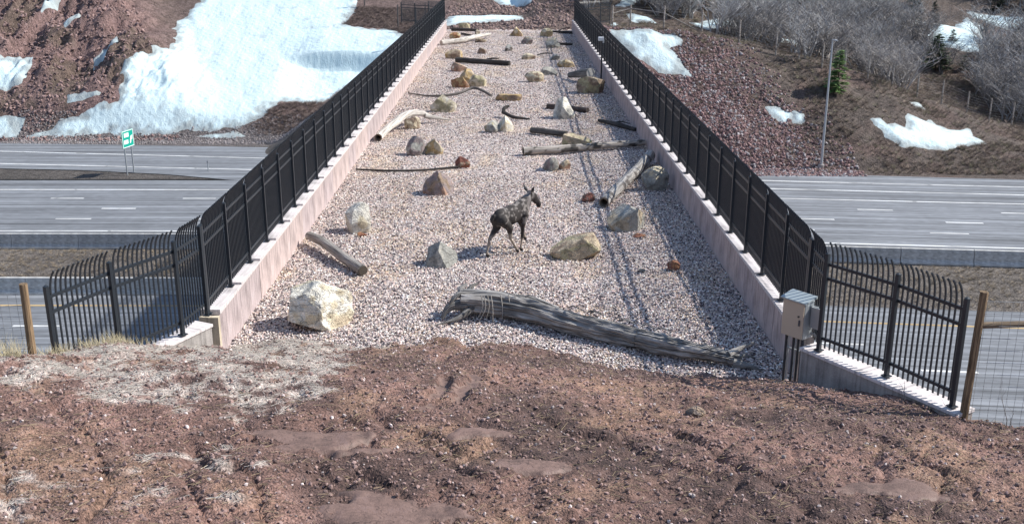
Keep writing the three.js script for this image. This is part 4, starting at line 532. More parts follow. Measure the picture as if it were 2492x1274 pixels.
  for (let i = 0; i < n; i++) {
    const x = pos[i * 3] = pos[i * 3] * S + ctr.x, y = pos[i * 3 + 1] = pos[i * 3 + 1] * S + ctr.y, z = pos[i * 3 + 2] = pos[i * 3 + 2] * S + ctr.z;
    const f = fbm3(x * 11 + 3, y * 10, z * 11, 4), f2 = fbm3(x * 22, y * 9, z * 22, 2); let c = [0.034, 0.028, 0.026];
    const torso = sstep(0.85, 1.05, y) * sstep(0.25, 0.5, x) * sstep(2.0, 1.75, x) ; const moult = torso * sstep(0.50, 0.66, f); c = c.map((v, k) => mix(v, [0.22, 0.195, 0.18][k], moult));
    const nk = sstep(1.55, 1.75, x) * sstep(2.1, 1.95, x) * sstep(1.3, 1.45, y) * sstep(0.4, 0.55, f + 0.06); c = c.map((v, k) => mix(v, [0.22, 0.195, 0.185][k], nk));
    const leg = x < 1.25 ? sstep(0.78, 0.62, y) : sstep(0.5, 0.36, y - (z < 0 ? 0.12 : 0)); c = c.map((v, k) => mix(v, [0.36, 0.30, 0.245][k], leg * (0.6 + 0.4 * f)));
    const hoof = y - (z < 0 && x > 1.5 ? 0.22 : 0) < 0.1 ? 1 : 0; if (hoof) c = [0.02, 0.018, 0.018];
    const ear = y > 1.9 ? 0.6 : 0; c = c.map(v => mix(v, 0.025, ear)); const m = 0.65 + 0.7 * f2; col[i * 3] = c[0] * m; col[i * 3 + 1] = c[1] * m; col[i * 3 + 2] = c[2] * m;
  }
  const g = new THREE.BufferGeometry(); g.setAttribute('position', new THREE.BufferAttribute(pos, 3)); g.setAttribute('color', new THREE.BufferAttribute(col, 3)); g.computeVertexNormals(); g.setAttribute('normal', new THREE.BufferAttribute(nor, 3));
  { const p = g.attributes.position, nn = g.attributes.normal, a = V(), b = V(), c = V(); a.fromBufferAttribute(p, 0); b.fromBufferAttribute(p, 1).sub(a); c.fromBufferAttribute(p, 2).sub(a); b.cross(c); if (b.dot(V(nn.getX(0), nn.getY(0), nn.getZ(0))) < 0) for (let i = 0; i < nn.array.length; i++) nn.array[i] *= -1; }
  const t = thing('moose', 'young dark brown moose with patchy grey coat walking away across the gravel', 'moose', [-0.74, 0.0, -32.55], 0.80); t.scale.set(1, 1.04, 1);
  mesh('body', g, std(0xffffff, 0.85, { vertexColors: true }), t); const eg = new THREE.SphereGeometry(0.018, 10, 8); for (const s of [-1, 1]) mesh('eye', eg, std(C(0.01, 0.008, 0.008), 0.2), t).position.set(2.09, 1.76, s * 0.098);
}

// ------------------------------------------------------------------ things by the near corners
const galv = std(C(0.42, 0.45, 0.47), 0.45, { metalness: 0.55 }), woodM = std(C(0.42, 0.30, 0.18), 0.9, { map: barkT, bumpMap: barkB, bumpScale: 0.01 });
{ // cabinet on a strut frame with conduits; local +x runs along its front, local +z out of the door
  const t = thing('utility_cabinet', 'beige steel utility cabinet on a strut frame at the near right corner', 'cabinet', [6.66, 0, -22.35], -0.9);
  const tanM = std(C(0.56, 0.45, 0.34), 0.55), y0 = 1.32;
  mesh('box_body', new RoundedBoxGeometry(0.6, 0.9, 0.34, 2, 0.012).translate(0, y0 + 0.45, 0), galv, t);
  const door = mesh('door', new RoundedBoxGeometry(0.58, 0.86, 0.03, 2, 0.008).translate(0, y0 + 0.44, 0.188), tanM, t); mesh('latch', box(0.035, 0.14, 0.03, 0.2, y0 + 0.4, 0.215), std(C(0.08, 0.08, 0.09), 0.5), door); mesh('lock', new THREE.CylinderGeometry(0.022, 0.022, 0.03, 12).rotateX(Math.PI / 2).translate(0.17, y0 + 0.55, 0.215), std(C(0.05, 0.05, 0.05), 0.5), door);
  const s = new THREE.Shape([[-0.2, 0], [0.24, -0.06], [0.24, -0.03], [-0.2, 0.06]].map(p => new THREE.Vector2(...p))); const lid = new THREE.ExtrudeGeometry(s, { depth: 0.7, bevelEnabled: false }); lid.rotateY(-Math.PI / 2); lid.translate(0.35, y0 + 0.95, 0); mesh('rain_hood', lid, std(C(0.42, 0.48, 0.50), 0.5, { metalness: 0.3 }), t);
  for (const x of [-0.36, 0.5]) mesh('strut_leg', box(0.045, 2.4, 0.045, x, 0.95, -0.24), galv, t); for (const y of [0.85, 1.4, 2.05]) mesh('cross_strut', box(0.95, 0.045, 0.045, 0.07, y, -0.19), galv, t);
  mesh('side_plate', box(0.24, 0.5, 0.14, 0.44, 1.85, -0.1), galv, t);
  const pvc = std(C(0.05, 0.053, 0.058), 0.5); for (const [x, z, r] of [[-0.26, 0, 0.035], [-0.02, 0.05, 0.03], [0.08, 0, 0.03], [0.22, 0.04, 0.04]]) mesh('conduit', new THREE.CylinderGeometry(r, r, 1.6, 12).translate(x, 0.54, z), pvc, t);
}
function woodPost(label, x, d, y0, y1, lean) { const t = thing('wooden_post', label, 'post', [x, 0, -d]); const g = tube([[0, y0, 0], [lean * 0.5, (y0 + y1) / 2, 0], [lean, y1, 0]], [0.085, 0.08, 0.078], (q, f) => { const k = 0.40 + 0.25 * f; return [k * 1.1, k * 0.78, k * 0.48]; }, 0.05, 60 + x, 14); mesh('post', g, barkM, t); return t; }
woodPost('round wooden fence post left of the near left fence wing', -9.6, 18.95, 1.4, 3.74, 0.04);
{ const t = woodPost('round wooden brace post right of the near right fence wing', 9.03, 18.6, 0.6, 3.7, 0.06); t.userData.label = 'round wooden post with a brace rail right of the near right fence wing';
  mesh('brace_rail', tube([[0.05, 3.0, 0.02], [1.2, 3.0, 0.1], [2.6, 3.0, 0.2]], [0.065, 0.065, 0.06], (q, f) => { const k = 0.32 + 0.2 * f; return [k * 1.1, k * 0.85, k * 0.6]; }, 0.05, 71, 12), barkM, t); }
function wireFence(label, a, b, y0, y1, n, step) { const t = thing('wire_fence', label, 'fence', [a[0], y0, -a[1]]), wm = std(C(0.34, 0.35, 0.36), 0.5, { metalness: 0.3 }), dx = b[0] - a[0], dz = -(b[1] - a[1]), L = Math.hypot(dx, dz), ang = Math.atan2(-dz, dx); const g = new THREE.CylinderGeometry(0.006, 0.006, L, 4).rotateZ(Math.PI / 2).translate(L / 2, 0, 0); for (let k = 0; k < n; k++) { const m = mesh('line_wire', g, wm, t); m.position.y = (y1 - y0) * k / (n - 1); m.rotation.y = ang; } const st = []; for (let x = step; x < L; x += step) st.push(new THREE.CylinderGeometry(0.004, 0.004, y1 - y0, 3).translate(x, (y1 - y0) / 2, 0)); const s = mesh('stay_wires', mergeGeometries(st), wm, t); s.rotation.y = ang; tag(s, null, null, null, 'stuff'); return t; }
wireFence('woven wire fence running left from the left wooden post', [-9.6, 19.0], [-14, 18.6], 1.9, 3.5, 8, 0.16);
wireFence('woven wire fence running right from the right wooden post', [9.03, 18.62], [14, 18.2], 0.7, 3.5, 12, 0.16);
{ // camera post by the right wall
  const t = thing('camera_post', 'thin dark post with a white camera housing beside the right wall', 'post', [6.6, 0, -76.4]);
  mesh('pole', new THREE.CylinderGeometry(0.06, 0.06, 3.0, 12).translate(0, 1.5, 0), blackM, t); mesh('camera_housing', new RoundedBoxGeometry(0.42, 0.28, 0.34, 2, 0.05).translate(-0.08, 3.08, 0), std(C(0.75, 0.77, 0.78), 0.5), t); mesh('bracket', box(0.12, 0.22, 0.12, 0.1, 2.9, 0), std(C(0.7, 0.72, 0.73), 0.5), t);
  const c = mesh('cable', new THREE.TubeGeometry(new THREE.CatmullRomCurve3([V(0, 0.6, 0.05), V(0.02, 0.15, 0.3), V(0.12, 0.05, 0.8), V(0.2, 0.05, 1.2)]), 16, 0.03, 6), blackM, t);
}
{ // green road sign, its face towards traffic from the right
  const t = thing('road_sign', 'green road sign with white symbols on two posts beyond the far carriageway', 'sign', [-38.9, ROAD, -102.3], 0);
  const ang = Math.atan2(1.85, 0.38); const gm = std(C(0.0, 0.36, 0.27), 0.45), wm = std(C(0.8, 0.85, 0.84), 0.5), R = new THREE.Group(); const post = new THREE.CylinderGeometry(0.07, 0.07, 4.4, 10).translate(0, 2.15, 0);
  for (const s of [-0.62, 0.62]) { const m = mesh('post', post, galv, t); m.position.set(s * Math.cos(ang), 0, -s * Math.sin(ang)); }
  const place = (m, y) => { m.rotation.y = ang; m.position.y = y; return m; };
  const b = place(mesh('panel', new RoundedBoxGeometry(2.1, 1.75, 0.05, 2, 0.02), gm, t), 3.6); b.position.x += 0.1 * Math.sin(ang); b.position.z += 0.1 * Math.cos(ang);
  const put = (nm, w, h, x, y) => mesh(nm, box(w, h, 0.012, x, y, 0.032), wm, b);
  put('border', 2.0, 0.07, 0, 0.81); put('border', 2.0, 0.07, 0, -0.81); put('border', 0.07, 1.55, -0.97, 0); put('border', 0.07, 1.55, 0.97, 0);
  put('white_legend', 0.85, 0.42, -0.25, 0.4); put('white_legend', 0.78, 0.40, -0.38, -0.28); const s = new THREE.Shape([[0.2, -0.5], [0.42, 0.2], [0.8, 0.28], [0.7, -0.2], [0.55, -0.12], [0.4, -0.5]].map(p => new THREE.Vector2(...p))); mesh('white_arrow', new THREE.ExtrudeGeometry(s, { depth: 0.012, bevelEnabled: false }).translate(0.05, 0, 0.026), wm, b);
  const p = thing('marker_post', 'short thin marker post standing in the gore beyond the far carriageway', 'post', [-31.3, ROAD - 0.06, -103.4]); mesh('stake', new THREE.CylinderGeometry(0.05, 0.06, 1.15, 8).translate(0, 0.57, 0), galv, p); mesh('reflector', box(0.12, 0.25, 0.03, 0, 1.05, 0.06), std(C(0.3, 0.3, 0.32), 0.4), p);
}
{
  const t = thing('street_lamp', 'tall slender grey lamp post at the roadside right of the crossing', 'lamp post', [32.2, ROAD, -104.7]); const pm = std(C(0.42, 0.44, 0.46), 0.5, { metalness: 0.2 });
  mesh('pole', new THREE.CylinderGeometry(0.075, 0.145, 13.2, 14).translate(0, 6.6, 0), pm, t); mesh('base', new THREE.CylinderGeometry(0.32, 0.36, 0.5, 14).translate(0, 0.2, 0), concM, t); mesh('arm', new THREE.TubeGeometry(new THREE.CatmullRomCurve3([V(0, 13.0, 0), V(0, 13.15, 0.3), V(0, 13.2, 0.8)]), 10, 0.05, 8), pm, t); mesh('lamp_head', new RoundedBoxGeometry(0.26, 0.12, 0.55, 2, 0.05).translate(0, 13.2, 1.0), pm, t);
}

// ------------------------------------------------------------------ high game fence along the right hill, posts one by one
const DEER = [[11.9, 124.3], [14.2, 125.8], [17.9, 123.4], [22.6, 124.6], [26.8, 123.0], [30.9, 121.7], [33.6, 121.4], [36, 120.2], [39, 121.2], [41.6, 120.6], [44.5, 120.5], [47.9, 121.4], [51, 121.6], [54.6, 122.6], [57.6, 123], [60.6, 123.4], [64, 124]];
{
  const t = thing('game_fence', 'tall wire game fence with grey posts stepping down the right hillside', 'fence'), pm = std(C(0.50, 0.46, 0.42), 0.9, { map: barkT }), g = new THREE.CylinderGeometry(0.09, 0.1, 3.1, 8).translate(0, 1.2, 0), wires = [];
  DEER.forEach(([x, d], i) => { const y = hFar(x, d), p = mesh('post', g, pm, t); p.position.set(x, y, -d); if (i) { const [a, b] = DEER[i - 1], A = V(a, hFar(a, b), -b), B = V(x, y, -d); for (let k = 0; k < 9; k++) wires.push(new THREE.TubeGeometry(new THREE.LineCurve3(A.clone().add(V(0, 0.15 + k * 0.29, 0)), B.clone().add(V(0, 0.15 + k * 0.29, 0))), 1, 0.006, 3)); } });
  tag(mesh('wires', mergeGeometries(wires), std(C(0.3, 0.3, 0.3), 0.5), t), null, null, null, 'stuff');
  const beam = (a, b, nm) => mesh(nm, tube([[...a], [(a[0] + b[0]) / 2, (a[1] + b[1]) / 2, (a[2] + b[2]) / 2], [...b]], [0.06, 0.06, 0.055], GREY, 0.04, 3, 8), barkM, t), H = (i, u) => [DEER[i][0], hFar(...DEER[i]) + u, DEER[i][1]];
  beam(H(0, 1.8), H(1, 2.3), 'brace_rail'); beam(H(1, 2.3), H(2, 1.9), 'brace_rail'); beam(H(2, 1.9), H(3, 0.1), 'diagonal_brace');
}
{
  const t = thing('game_fence', 'tall wire game fence on the brown ridge left of the far bridge end', 'fence'), pm = std(C(0.10, 0.09, 0.09), 0.9), g = new THREE.CylinderGeometry(0.08, 0.09, 3.6, 8).translate(0, 1.5, 0), P = [[-15.6, 143.4], [-13.0, 142.4], [-11.4, 138], [-10.5, 133], [-21, 150]], ws = [];
  P.forEach(([x, d], i) => { const y = hFar(x, d), p = mesh('post', g, pm, t); p.position.set(x, y, -d); if (i && i < 4) { const [a, b] = P[i - 1], A = V(a, hFar(a, b), -b), B = V(x, y, -d); for (let k = 0; k < 5; k++) ws.push(new THREE.TubeGeometry(new THREE.LineCurve3(A.clone().add(V(0, 0.4 + k * 0.6, 0)), B.clone().add(V(0, 0.4 + k * 0.6, 0))), 1, 0.012, 3)); } }); tag(mesh('wires', mergeGeometries(ws), pm, t), null, null, null, 'stuff');
}

// ------------------------------------------------------------------ bare scrub oaks and conifers
function limb(out, a, b, ra, rb, n, col) { // one straight tapered piece
  const d = b.clone().sub(a), L = d.length() || 1e-4; d.divideScalar(L); const u = Math.abs(d.y) < 0.9 ? V(0, 1, 0).cross(d).normalize() : V(1, 0, 0).cross(d).normalize(), w = d.clone().cross(u), P = [];
  for (let j = 0; j < n; j++) { const t = j / n * 2 * Math.PI, q = u.clone().multiplyScalar(Math.cos(t)).addScaledVector(w, Math.sin(t)); P.push([a.clone().addScaledVector(q, ra), b.clone().addScaledVector(q, rb)]); }
  for (let j = 0; j < n; j++) { const [p, q] = P[j], [r, s] = P[(j + 1) % n]; for (const v of [p, r, s, p, s, q]) { out.pos.push(v.x, v.y, v.z); out.col.push(...col); } }
}
function bareTree(seed, H, spread) {
  const r = rng(seed), tr = { pos: [], col: [] }, cr = { pos: [], col: [] };
  const grow = (p, dir, len, rad, lev) => {
    const seg = lev < 2 ? 3 : 2; let q = p.clone(), d = dir.clone(), rr = rad;
    for (let k = 0; k < seg; k++) { d.add(V((r() - 0.5) * 0.45, (r() - 0.3) * 0.28, (r() - 0.5) * 0.45)).normalize(); const e = q.clone().addScaledVector(d, len / seg), r2 = rr * (lev > 2 ? 0.6 : 0.8); const g = (0.22 + 0.26 * r()); limb(lev < 1 ? tr : cr, q, e, Math.max(rr, 0.02), Math.max(r2, 0.012), lev < 2 ? 4 : 3, [g * 1.0, g * 0.96, g * 0.93]); 
      if (lev < 4) { const n = lev === 0 ? (k ? 2 : 1) : lev < 3 ? 2 : 1; for (let m = 0; m < n; m++) { const a = r() * 6.28, s = 0.55 + 0.5 * r(), nd = d.clone().multiplyScalar(1 - 0.35 * s).add(V(Math.cos(a) * s * 1.25, 0.05 + 0.4 * r(), Math.sin(a) * s * 1.25)).normalize(); if (r() < (lev < 2 ? 0.85 : 0.36)) grow(e, nd, len * (0.52 + 0.25 * r()), r2 * 0.66, lev + 1); } }
      q = e; rr = r2; }
  };
  const stems = 2 + Math.floor(r() * 3); for (let s = 0; s < stems; s++) { const a = r() * 6.28; grow(V(Math.cos(a) * 0.25, -0.25, Math.sin(a) * 0.25), V(Math.cos(a) * spread, 1, Math.sin(a) * spread).normalize(), H * (0.5 + 0.2 * r()), 0.10 + 0.05 * r(), 0); }
  const mk = o => { const g = new THREE.BufferGeometry(); g.setAttribute('position', new THREE.Float32BufferAttribute(o.pos, 3)); g.setAttribute('color', new THREE.Float32BufferAttribute(o.col, 3)); g.computeVertexNormals(); return g; };
  return [mk(tr), mk(cr)];
}
const twigM = std(0xffffff, 0.95, { vertexColors: true }), BARKS = [[1.3, 1.3, 1.27], [0.95, 0.93, 0.9], [0.6, 0.57, 0.54], [1.15, 1.08, 1.0]].map(c => std(C(...c.map((v, i) => v * [0.98, 1.0, 1.04][i])), 0.95, { vertexColors: true })), TREES = [[1, 5.2, 0.35], [2, 4.6, 0.5], [3, 5.8, 0.3], [4, 4.0, 0.6], [5, 5.0, 0.42]].map(a => bareTree(...a));
{
  const EVERGREEN = [[36.9, 116.6], [47.3, 153], [60.2, 147], [64.4, 147.4], [64.4, 168.6], [67.6, 168.2], [27.5, 150], [81.5, 177]];
  const r = rng(401), b0 = rng(402), spots = []; const clear = (x, d) => SNOW.some(([n, p]) => polyDist(p, x, d) > -0.6);
  for (let k = 0; k < 30000 && spots.length < 1000; k++) {
    const d = 118 + 86 * r() ** 0.95, px = mix(0.066, 0.56, r()), x = d * px; let fenceD = 122; for (let i = 1; i < DEER.length; i++) if (x >= DEER[i - 1][0] && x <= DEER[i][0]) fenceD = mix(DEER[i - 1][1], DEER[i][1], (x - DEER[i - 1][0]) / (DEER[i][0] - DEER[i - 1][0]));
    const dens = fbm(x * 0.09, d * 0.09, 3, 410); if (d < fenceD + 1.2 + (x < 30 ? 12 * sstep(30, 18, x) : 0) || dens < 0.44 || (x > 61 && x < 76 && d > 143 && d < 160 && b0() < 0.75) || (d < fenceD + 12 && dens < 0.46) || clear(x, d) || EVERGREEN.some(([a, b]) => d < b + 1.2 && d > b - 10 && Math.abs(x - a * d / b) < 1.1)) continue; spots.push([x, d, r(), r()]);
  }
  spots.sort((a, b) => a[1] - b[1]); const near = spots.slice(0, 280), rest = spots.slice(280);
  near.forEach(([x, d, a, b]) => { const k = Math.floor(a * 5), t = thing('bare_oak', 'leafless grey scrub oak in the thicket behind the game fence', 'tree', [x, hFar(x, d) - 0.05, -d], b * 6.28, 'bare scrub oaks behind the game fence'); const s = 0.7 + 0.55 * (a * 5 % 1); t.scale.setScalar(s); const bm = BARKS[Math.floor(b * 97) % 4]; mesh('trunk', TREES[k][0], bm, t); mesh('crown', TREES[k][1], bm, t); });
  const M = new THREE.Matrix4(), q = new THREE.Quaternion(); TREES.forEach(([tg, cg], k) => { const A = rest.filter(s => Math.floor(s[2] * 5) === k), g = mergeGeometries([tg, cg]), im = new THREE.InstancedMesh(g, BARKS[k % 4], A.length); im.name = numbered('bare_thicket'); im.castShadow = im.receiveShadow = true; A.forEach(([x, d, a, b], i) => { const s = (0.75 + 0.6 * (a * 5 % 1)) ; im.setMatrixAt(i, M.compose(V(x, hFar(x, d) - 0.05, -d), q.setFromAxisAngle(V(0, 1, 0), b * 6.28), V(s, s, s))); }); scene.add(im); tag(im, 'grey leafless oak thicket filling the far right hillside', 'thicket', null, 'stuff'); });
}
function conifer(label, x, d, H, R, seed, c, droop = 0.25) {
  const t = thing('conifer', label, 'tree', [x, hFar(x, d) - 0.1, -d], 0, 'evergreens on the right hillside'), r = rng(seed), tr = { pos: [], col: [] }, cr = { pos: [], col: [] }; limb(tr, V(0, 0, 0), V(0, H * 0.96, 0), 0.03 * H ** 0.8, 0.015, 8, [0.09, 0.07, 0.055]);
  const n = Math.round(H * 22); for (let k = 0; k < n; k++) {
    const u = (k + r()) / n, y = H * mix(0.04, 0.99, u), L = R * Math.pow(1 - u, 0.8) * (0.7 + 0.45 * r()) + 0.08, a = r() * 6.28, dx = Math.cos(a), dz = Math.sin(a), e = V(dx * L, y + L * (0.1 - droop) + 0.1 * r(), dz * L), b = V(0, y, 0); limb(tr, b, e, 0.018, 0.005, 3, [0.08, 0.065, 0.05]);
    const m = Math.max(4, Math.round(L * 34)); for (let i = 0; i < m; i++) { const s = 0.18 + 0.85 * (i + r()) / m, p = b.clone().lerp(e, s), w = (0.12 + 0.15 * r()) * (R > 1.45 ? 1.35 : 1), side = (r() - 0.5) * 2.2, da = a + side, q = p.clone().add(V(Math.cos(da) * w * 2.1, (r() - 0.62) * 0.2, Math.sin(da) * w * 2.1)), up = V((r() - 0.5) * 0.1, w * 0.45 * (r() - 0.3), (r() - 0.5) * 0.1), sd = V(-Math.sin(da) * w * 0.5, 0, Math.cos(da) * w * 0.5), kk = 0.7 + 0.6 * r(); for (const v of [p.clone().sub(sd), q, p.clone().add(sd).add(up)]) { cr.pos.push(v.x, v.y, v.z); cr.col.push(c[0] * kk, c[1] * kk, c[2] * kk); } }
  }
  const mk = o => { const g = new THREE.BufferGeometry(); g.setAttribute('position', new THREE.Float32BufferAttribute(o.pos, 3)); g.setAttribute('color', new THREE.Float32BufferAttribute(o.col, 3)); g.computeVertexNormals(); return g; };
  mesh('trunk', mk(tr), twigM, t); mesh('crown', mk(cr), new THREE.MeshPhysicalMaterial({ color: 0xffffff, vertexColors: true, roughness: 0.9, side: THREE.DoubleSide }), t);
}
conifer('bright green young spruce beside the lamp post', 36.9, 116.6, 4.8, 1.45, 1, [0.15, 0.26, 0.075]);
conifer('narrow dark spruce above the bright green one', 47.3, 153, 3.9, 1.0, 2, [0.04, 0.062, 0.045]);
conifer('broad dark juniper among the bare oaks below the right snow opening', 60.2, 147, 5.4, 2.0, 3, [0.075, 0.115, 0.06], 0.05);
conifer('small dark conifer right of the juniper', 64.4, 147.4, 2.1, 0.5, 4, [0.04, 0.06, 0.04]);
conifer('dark pine standing in the upper snow opening, taller of the pair', 64.4, 168.6, 6.2, 1.9, 5, [0.045, 0.08, 0.05]);
conifer('thin dark pine right of the taller one in the upper snow opening', 67.6, 168.2, 4.0, 0.8, 6, [0.04, 0.06, 0.045]);
conifer('dark conifer by the top right corner', 81.5, 177, 5, 1.3, 7, [0.04, 0.065, 0.045]);
conifer('dark green conifer at the top edge above the fence braces', 27.5, 150, 3.6, 1.2, 8, [0.055, 0.09, 0.05]);
conifer('small green conifer low in the upper snow opening', 67.8, 160.5, 2.0, 0.6, 9, [0.055, 0.095, 0.05]);

// ------------------------------------------------------------------ rubble, clods, straw, brush
const chip = (seed, flat) => { const g = new THREE.IcosahedronGeometry(1, 0), q = rng(seed), p = g.attributes.position, mem = {}; for (let i = 0; i < p.count; i++) { const k = [p.getX(i), p.getY(i), p.getZ(i)].map(v => v.toFixed(2)).join(); mem[k] ??= 0.6 + 0.6 * q(); p.setXYZ(i, p.getX(i) * mem[k], p.getY(i) * mem[k] * flat, p.getZ(i) * mem[k]); } g.computeVertexNormals(); return g; };
function scatter(name, label, cat, geo, mat, list) { const im = new THREE.InstancedMesh(geo, mat, list.length), M = new THREE.Matrix4(), q = new THREE.Quaternion(), c = new THREE.Color(); im.name = numbered(name); im.castShadow = im.receiveShadow = true; list.forEach(([p, e, s, col], i) => { im.setMatrixAt(i, M.compose(p, q.setFromEuler(e), s)); im.setColorAt(i, c.setRGB(...col)); }); scene.add(im); return tag(im, label, cat, null, 'stuff'); }
const loose = std(0xffffff, 0.97);
{
  const r = rng(501), A = []; // broken red rock on the slope under the right end of the bridge
  for (let k = 0; k < 90000 && A.length < 26000; k++) { const x = mix(8.5, 36, r()), d = mix(101, 123, r()); const red = sstep(33, 20, x - 0.75 * (118 - d) + 8 * (fbm(x * 0.12, d * 0.12, 4, 190) - 0.5)); if (r() > red || SNOW.some(([n, p]) => polyDist(p, x, d) > -0.1)) continue; const s = mix(0.04, 0.22, r() ** 2.4), t = 0.6 + 0.7 * r(), g = r() < 0.25; A.push([V(x, hFar(x, d) + s * 0.25, -d), new THREE.Euler(r() * 3, r() * 6, r() * 3), V(s, s, s), g ? [0.36 * t, 0.33 * t, 0.33 * t] : [0.28 * t, 0.18 * t, 0.17 * t]]); }
  scatter('rubble', 'broken red rock rubble on the slope below the right bridge end', 'rubble', chip(1, 0.8), loose, A);
  const B = []; for (let k = 0; k < 60000 && B.length < 7000; k++) { const x = mix(-72, -40, r()), d = mix(120, 152, r()), kk = sstep(-36, -50, x + 0.55 * (d - 130)); if (kk < 0.6 || SNOW.some(([n, p]) => polyDist(p, x, d) > -0.2)) continue; const s = mix(0.05, 0.26, r() ** 3), t = 0.6 + 0.7 * r(); B.push([V(x, hFar(x, d) + s * 0.2, -d), new THREE.Euler(r() * 3, r() * 6, r() * 3), V(s * 1.6, s * 0.8, s), [0.28 * t, 0.19 * t, 0.175 * t]]); }
  scatter('rubble', 'broken red rock littering the steep hill at the far left', 'rubble', chip(2, 0.8), loose, B);
  const G = []; for (let k = 0; k < 14000; k++) { const x = mix(-60, -8.5, r()), d = mix(118, 124.5, r()); if (SNOW.some(([n, p]) => polyDist(p, x, d) > 0.1) && r() > 0.12) continue; const s = mix(0.04, 0.15, r() ** 2), t = 0.5 + 0.9 * r(); G.push([V(x, hFar(x, d) + s * 0.3, -d), new THREE.Euler(r() * 3, r() * 6, r() * 3), V(s, s, s), [0.28 * t, 0.25 * t, 0.245 * t]]); }
  scatter('roadside_gravel', 'grey gravel and grit along the foot of the snow slope', 'gravel', chip(3, 0.7), loose, G);
  const D = []; for (let k = 0; k < 5000; k++) { const x = mix(-9, 9, r()), d = mix(120, 170, r()); if (SNOW.some(([n, p]) => polyDist(p, x, d) > -0.2)) continue; const s = mix(0.06, 0.3, r() ** 3), t = 0.6 + 0.7 * r(); D.push([V(x, hFar(x, d) + s * 0.2, -d), new THREE.Euler(r() * 3, r() * 6, r() * 3), V(s, s, s), [0.27 * t, 0.19 * t, 0.17 * t]]); }
  scatter('rubble', 'scattered brown stones on the bare ground beyond the bridge', 'rubble', chip(8, 0.8), loose, D);
}
{
  const r = rng(601), A = [], P = [], S = []; // near bank
  for (let k = 0; k < 50000; k++) { const x = mix(-12, 12, r()), d = mix(11.6, 26, r()); if (d > table(EDGE, x) + 0.05 || d > crestD(x) || mud(x, d) > 0.2) continue; const s = mix(0.007, 0.045, r() ** 3.2), t = 0.45 + 1.0 * r(), pale = r() < 0.07; (pale ? P : A).push([V(x, dirtHeight(x, d) + s * 0.25, -d), new THREE.Euler(r() * 3, r() * 6, r() * 3), V(s, s, s), pale ? [0.55 * t, 0.47 * t, 0.44 * t] : [0.28 * t, 0.19 * t, 0.168 * t]]); }
  scatter('dirt_clods', 'red-brown clods covering the near dirt bank', 'dirt', chip(4, 0.75), loose, A); scatter('pebbles', 'pale pebbles strewn over the near dirt bank', 'pebbles', chip(5, 0.7), loose, P);
  const straw = new THREE.CylinderGeometry(0.0035, 0.002, 1, 3).rotateZ(Math.PI / 2); for (let k = 0; k < 90000 && S.length < 24000; k++) { const x = mix(-12, 11, r()), d = mix(12, 25.5, r()); if (d > table(EDGE, x) || d > crestD(x) || mud(x, d) > 0.2) continue; const g = deadGrass(x, d); const hb = fbm(x * 2.6, d * 2.6, 3, 165); if (r() > 0.06 + g * sstep(0.42, 0.6, hb + 0.04)) continue; const L = mix(0.06, 0.24, r()), t = 0.6 + 0.5 * r(); S.push([V(x, dirtHeight(x, d) + 0.008 + 0.02 * r(), -d), new THREE.Euler(0, (r() - 0.5) * 2.4, (r() - 0.5) * 0.5), V(L, 1.5, 1.5), g > 0.3 ? [0.62 * t, 0.57 * t, 0.50 * t] : [0.42 * t, 0.32 * t, 0.2 * t]]); }
  scatter('dead_grass', 'bleached flattened dead grass on the left of the near bank', 'grass', straw, loose, S);
  const T = []; const blade = new THREE.CylinderGeometry(0.0012, 0.006, 1, 3).translate(0, 0.5, 0); // upright dry tufts along the crest
  const tuft = (x, d, n, h) => { for (let k = 0; k < n; k++) { const a = x + (r() - 0.5) * 0.35, b = d + (r() - 0.5) * 0.3, L = h * (0.4 + 0.7 * r()), t = 0.6 + 0.5 * r(); T.push([V(a, dirtHeight(a, b) - 0.02, -b), new THREE.Euler((r() - 0.5) * 1.0, 0, (r() - 0.5) * 1.1), V(1, L, 1), [0.52 * t, 0.46 * t, 0.31 * t]]); } };
  for (let k = 0; k < 46; k++) { const x = mix(-11.8, -8.3, r()), c = crestD(x); tuft(x, c - 0.1 - 0.9 * r(), 22, 0.24 + (x < -9.6 ? 0.22 : 0.05)); } for (let k = 0; k < 14; k++) { const x = mix(8.6, 11.5, r()); tuft(x, crestD(x) - 0.05 - 0.4 * r(), 5, 0.2); } for (let k = 0; k < 8; k++) tuft(mix(-9.3, -8.2, r()), 21 + r(), 14, 0.25);
  scatter('dry_grass', 'upright dry grass tufts along the crest of the near bank', 'grass', blade, loose, T);
  const sh = (label, x, d, h, seed) => { const q = rng(seed), o = { pos: [], col: [] }; const g = (p, dir, L, R, lev) => { let a = p.clone(), dd = dir.clone(); for (let k = 0; k < 3; k++) { dd.add(V((q() - 0.5) * 0.5, (q() - 0.4) * 0.3, (q() - 0.5) * 0.5)).normalize(); const e = a.clone().addScaledVector(dd, L / 3); limb(o, a, e, R, R * 0.75, 4, [0.2, 0.18, 0.17]); if (lev < 2 && k) g(e, dd.clone().add(V((q() - 0.5) * 1.6, 0.2, (q() - 0.5) * 1.2)).normalize(), L * 0.5, R * 0.6, lev + 1); a = e; R *= 0.75; } }; g(V(0, -0.1, 0), V(0.15, 1, 0).normalize(), h, 0.012, 0); g(V(0.06, -0.1, 0), V(-0.3, 1, 0).normalize(), h * 0.7, 0.009, 0); const ge = new THREE.BufferGeometry(); ge.setAttribute('position', new THREE.Float32BufferAttribute(o.pos, 3)); ge.setAttribute('color', new THREE.Float32BufferAttribute(o.col, 3)); ge.computeVertexNormals(); const m = tag(mesh('twiggy_sapling', ge, twigM), label, 'sapling'); m.position.set(x, dirtHeight(x, d), -d); };
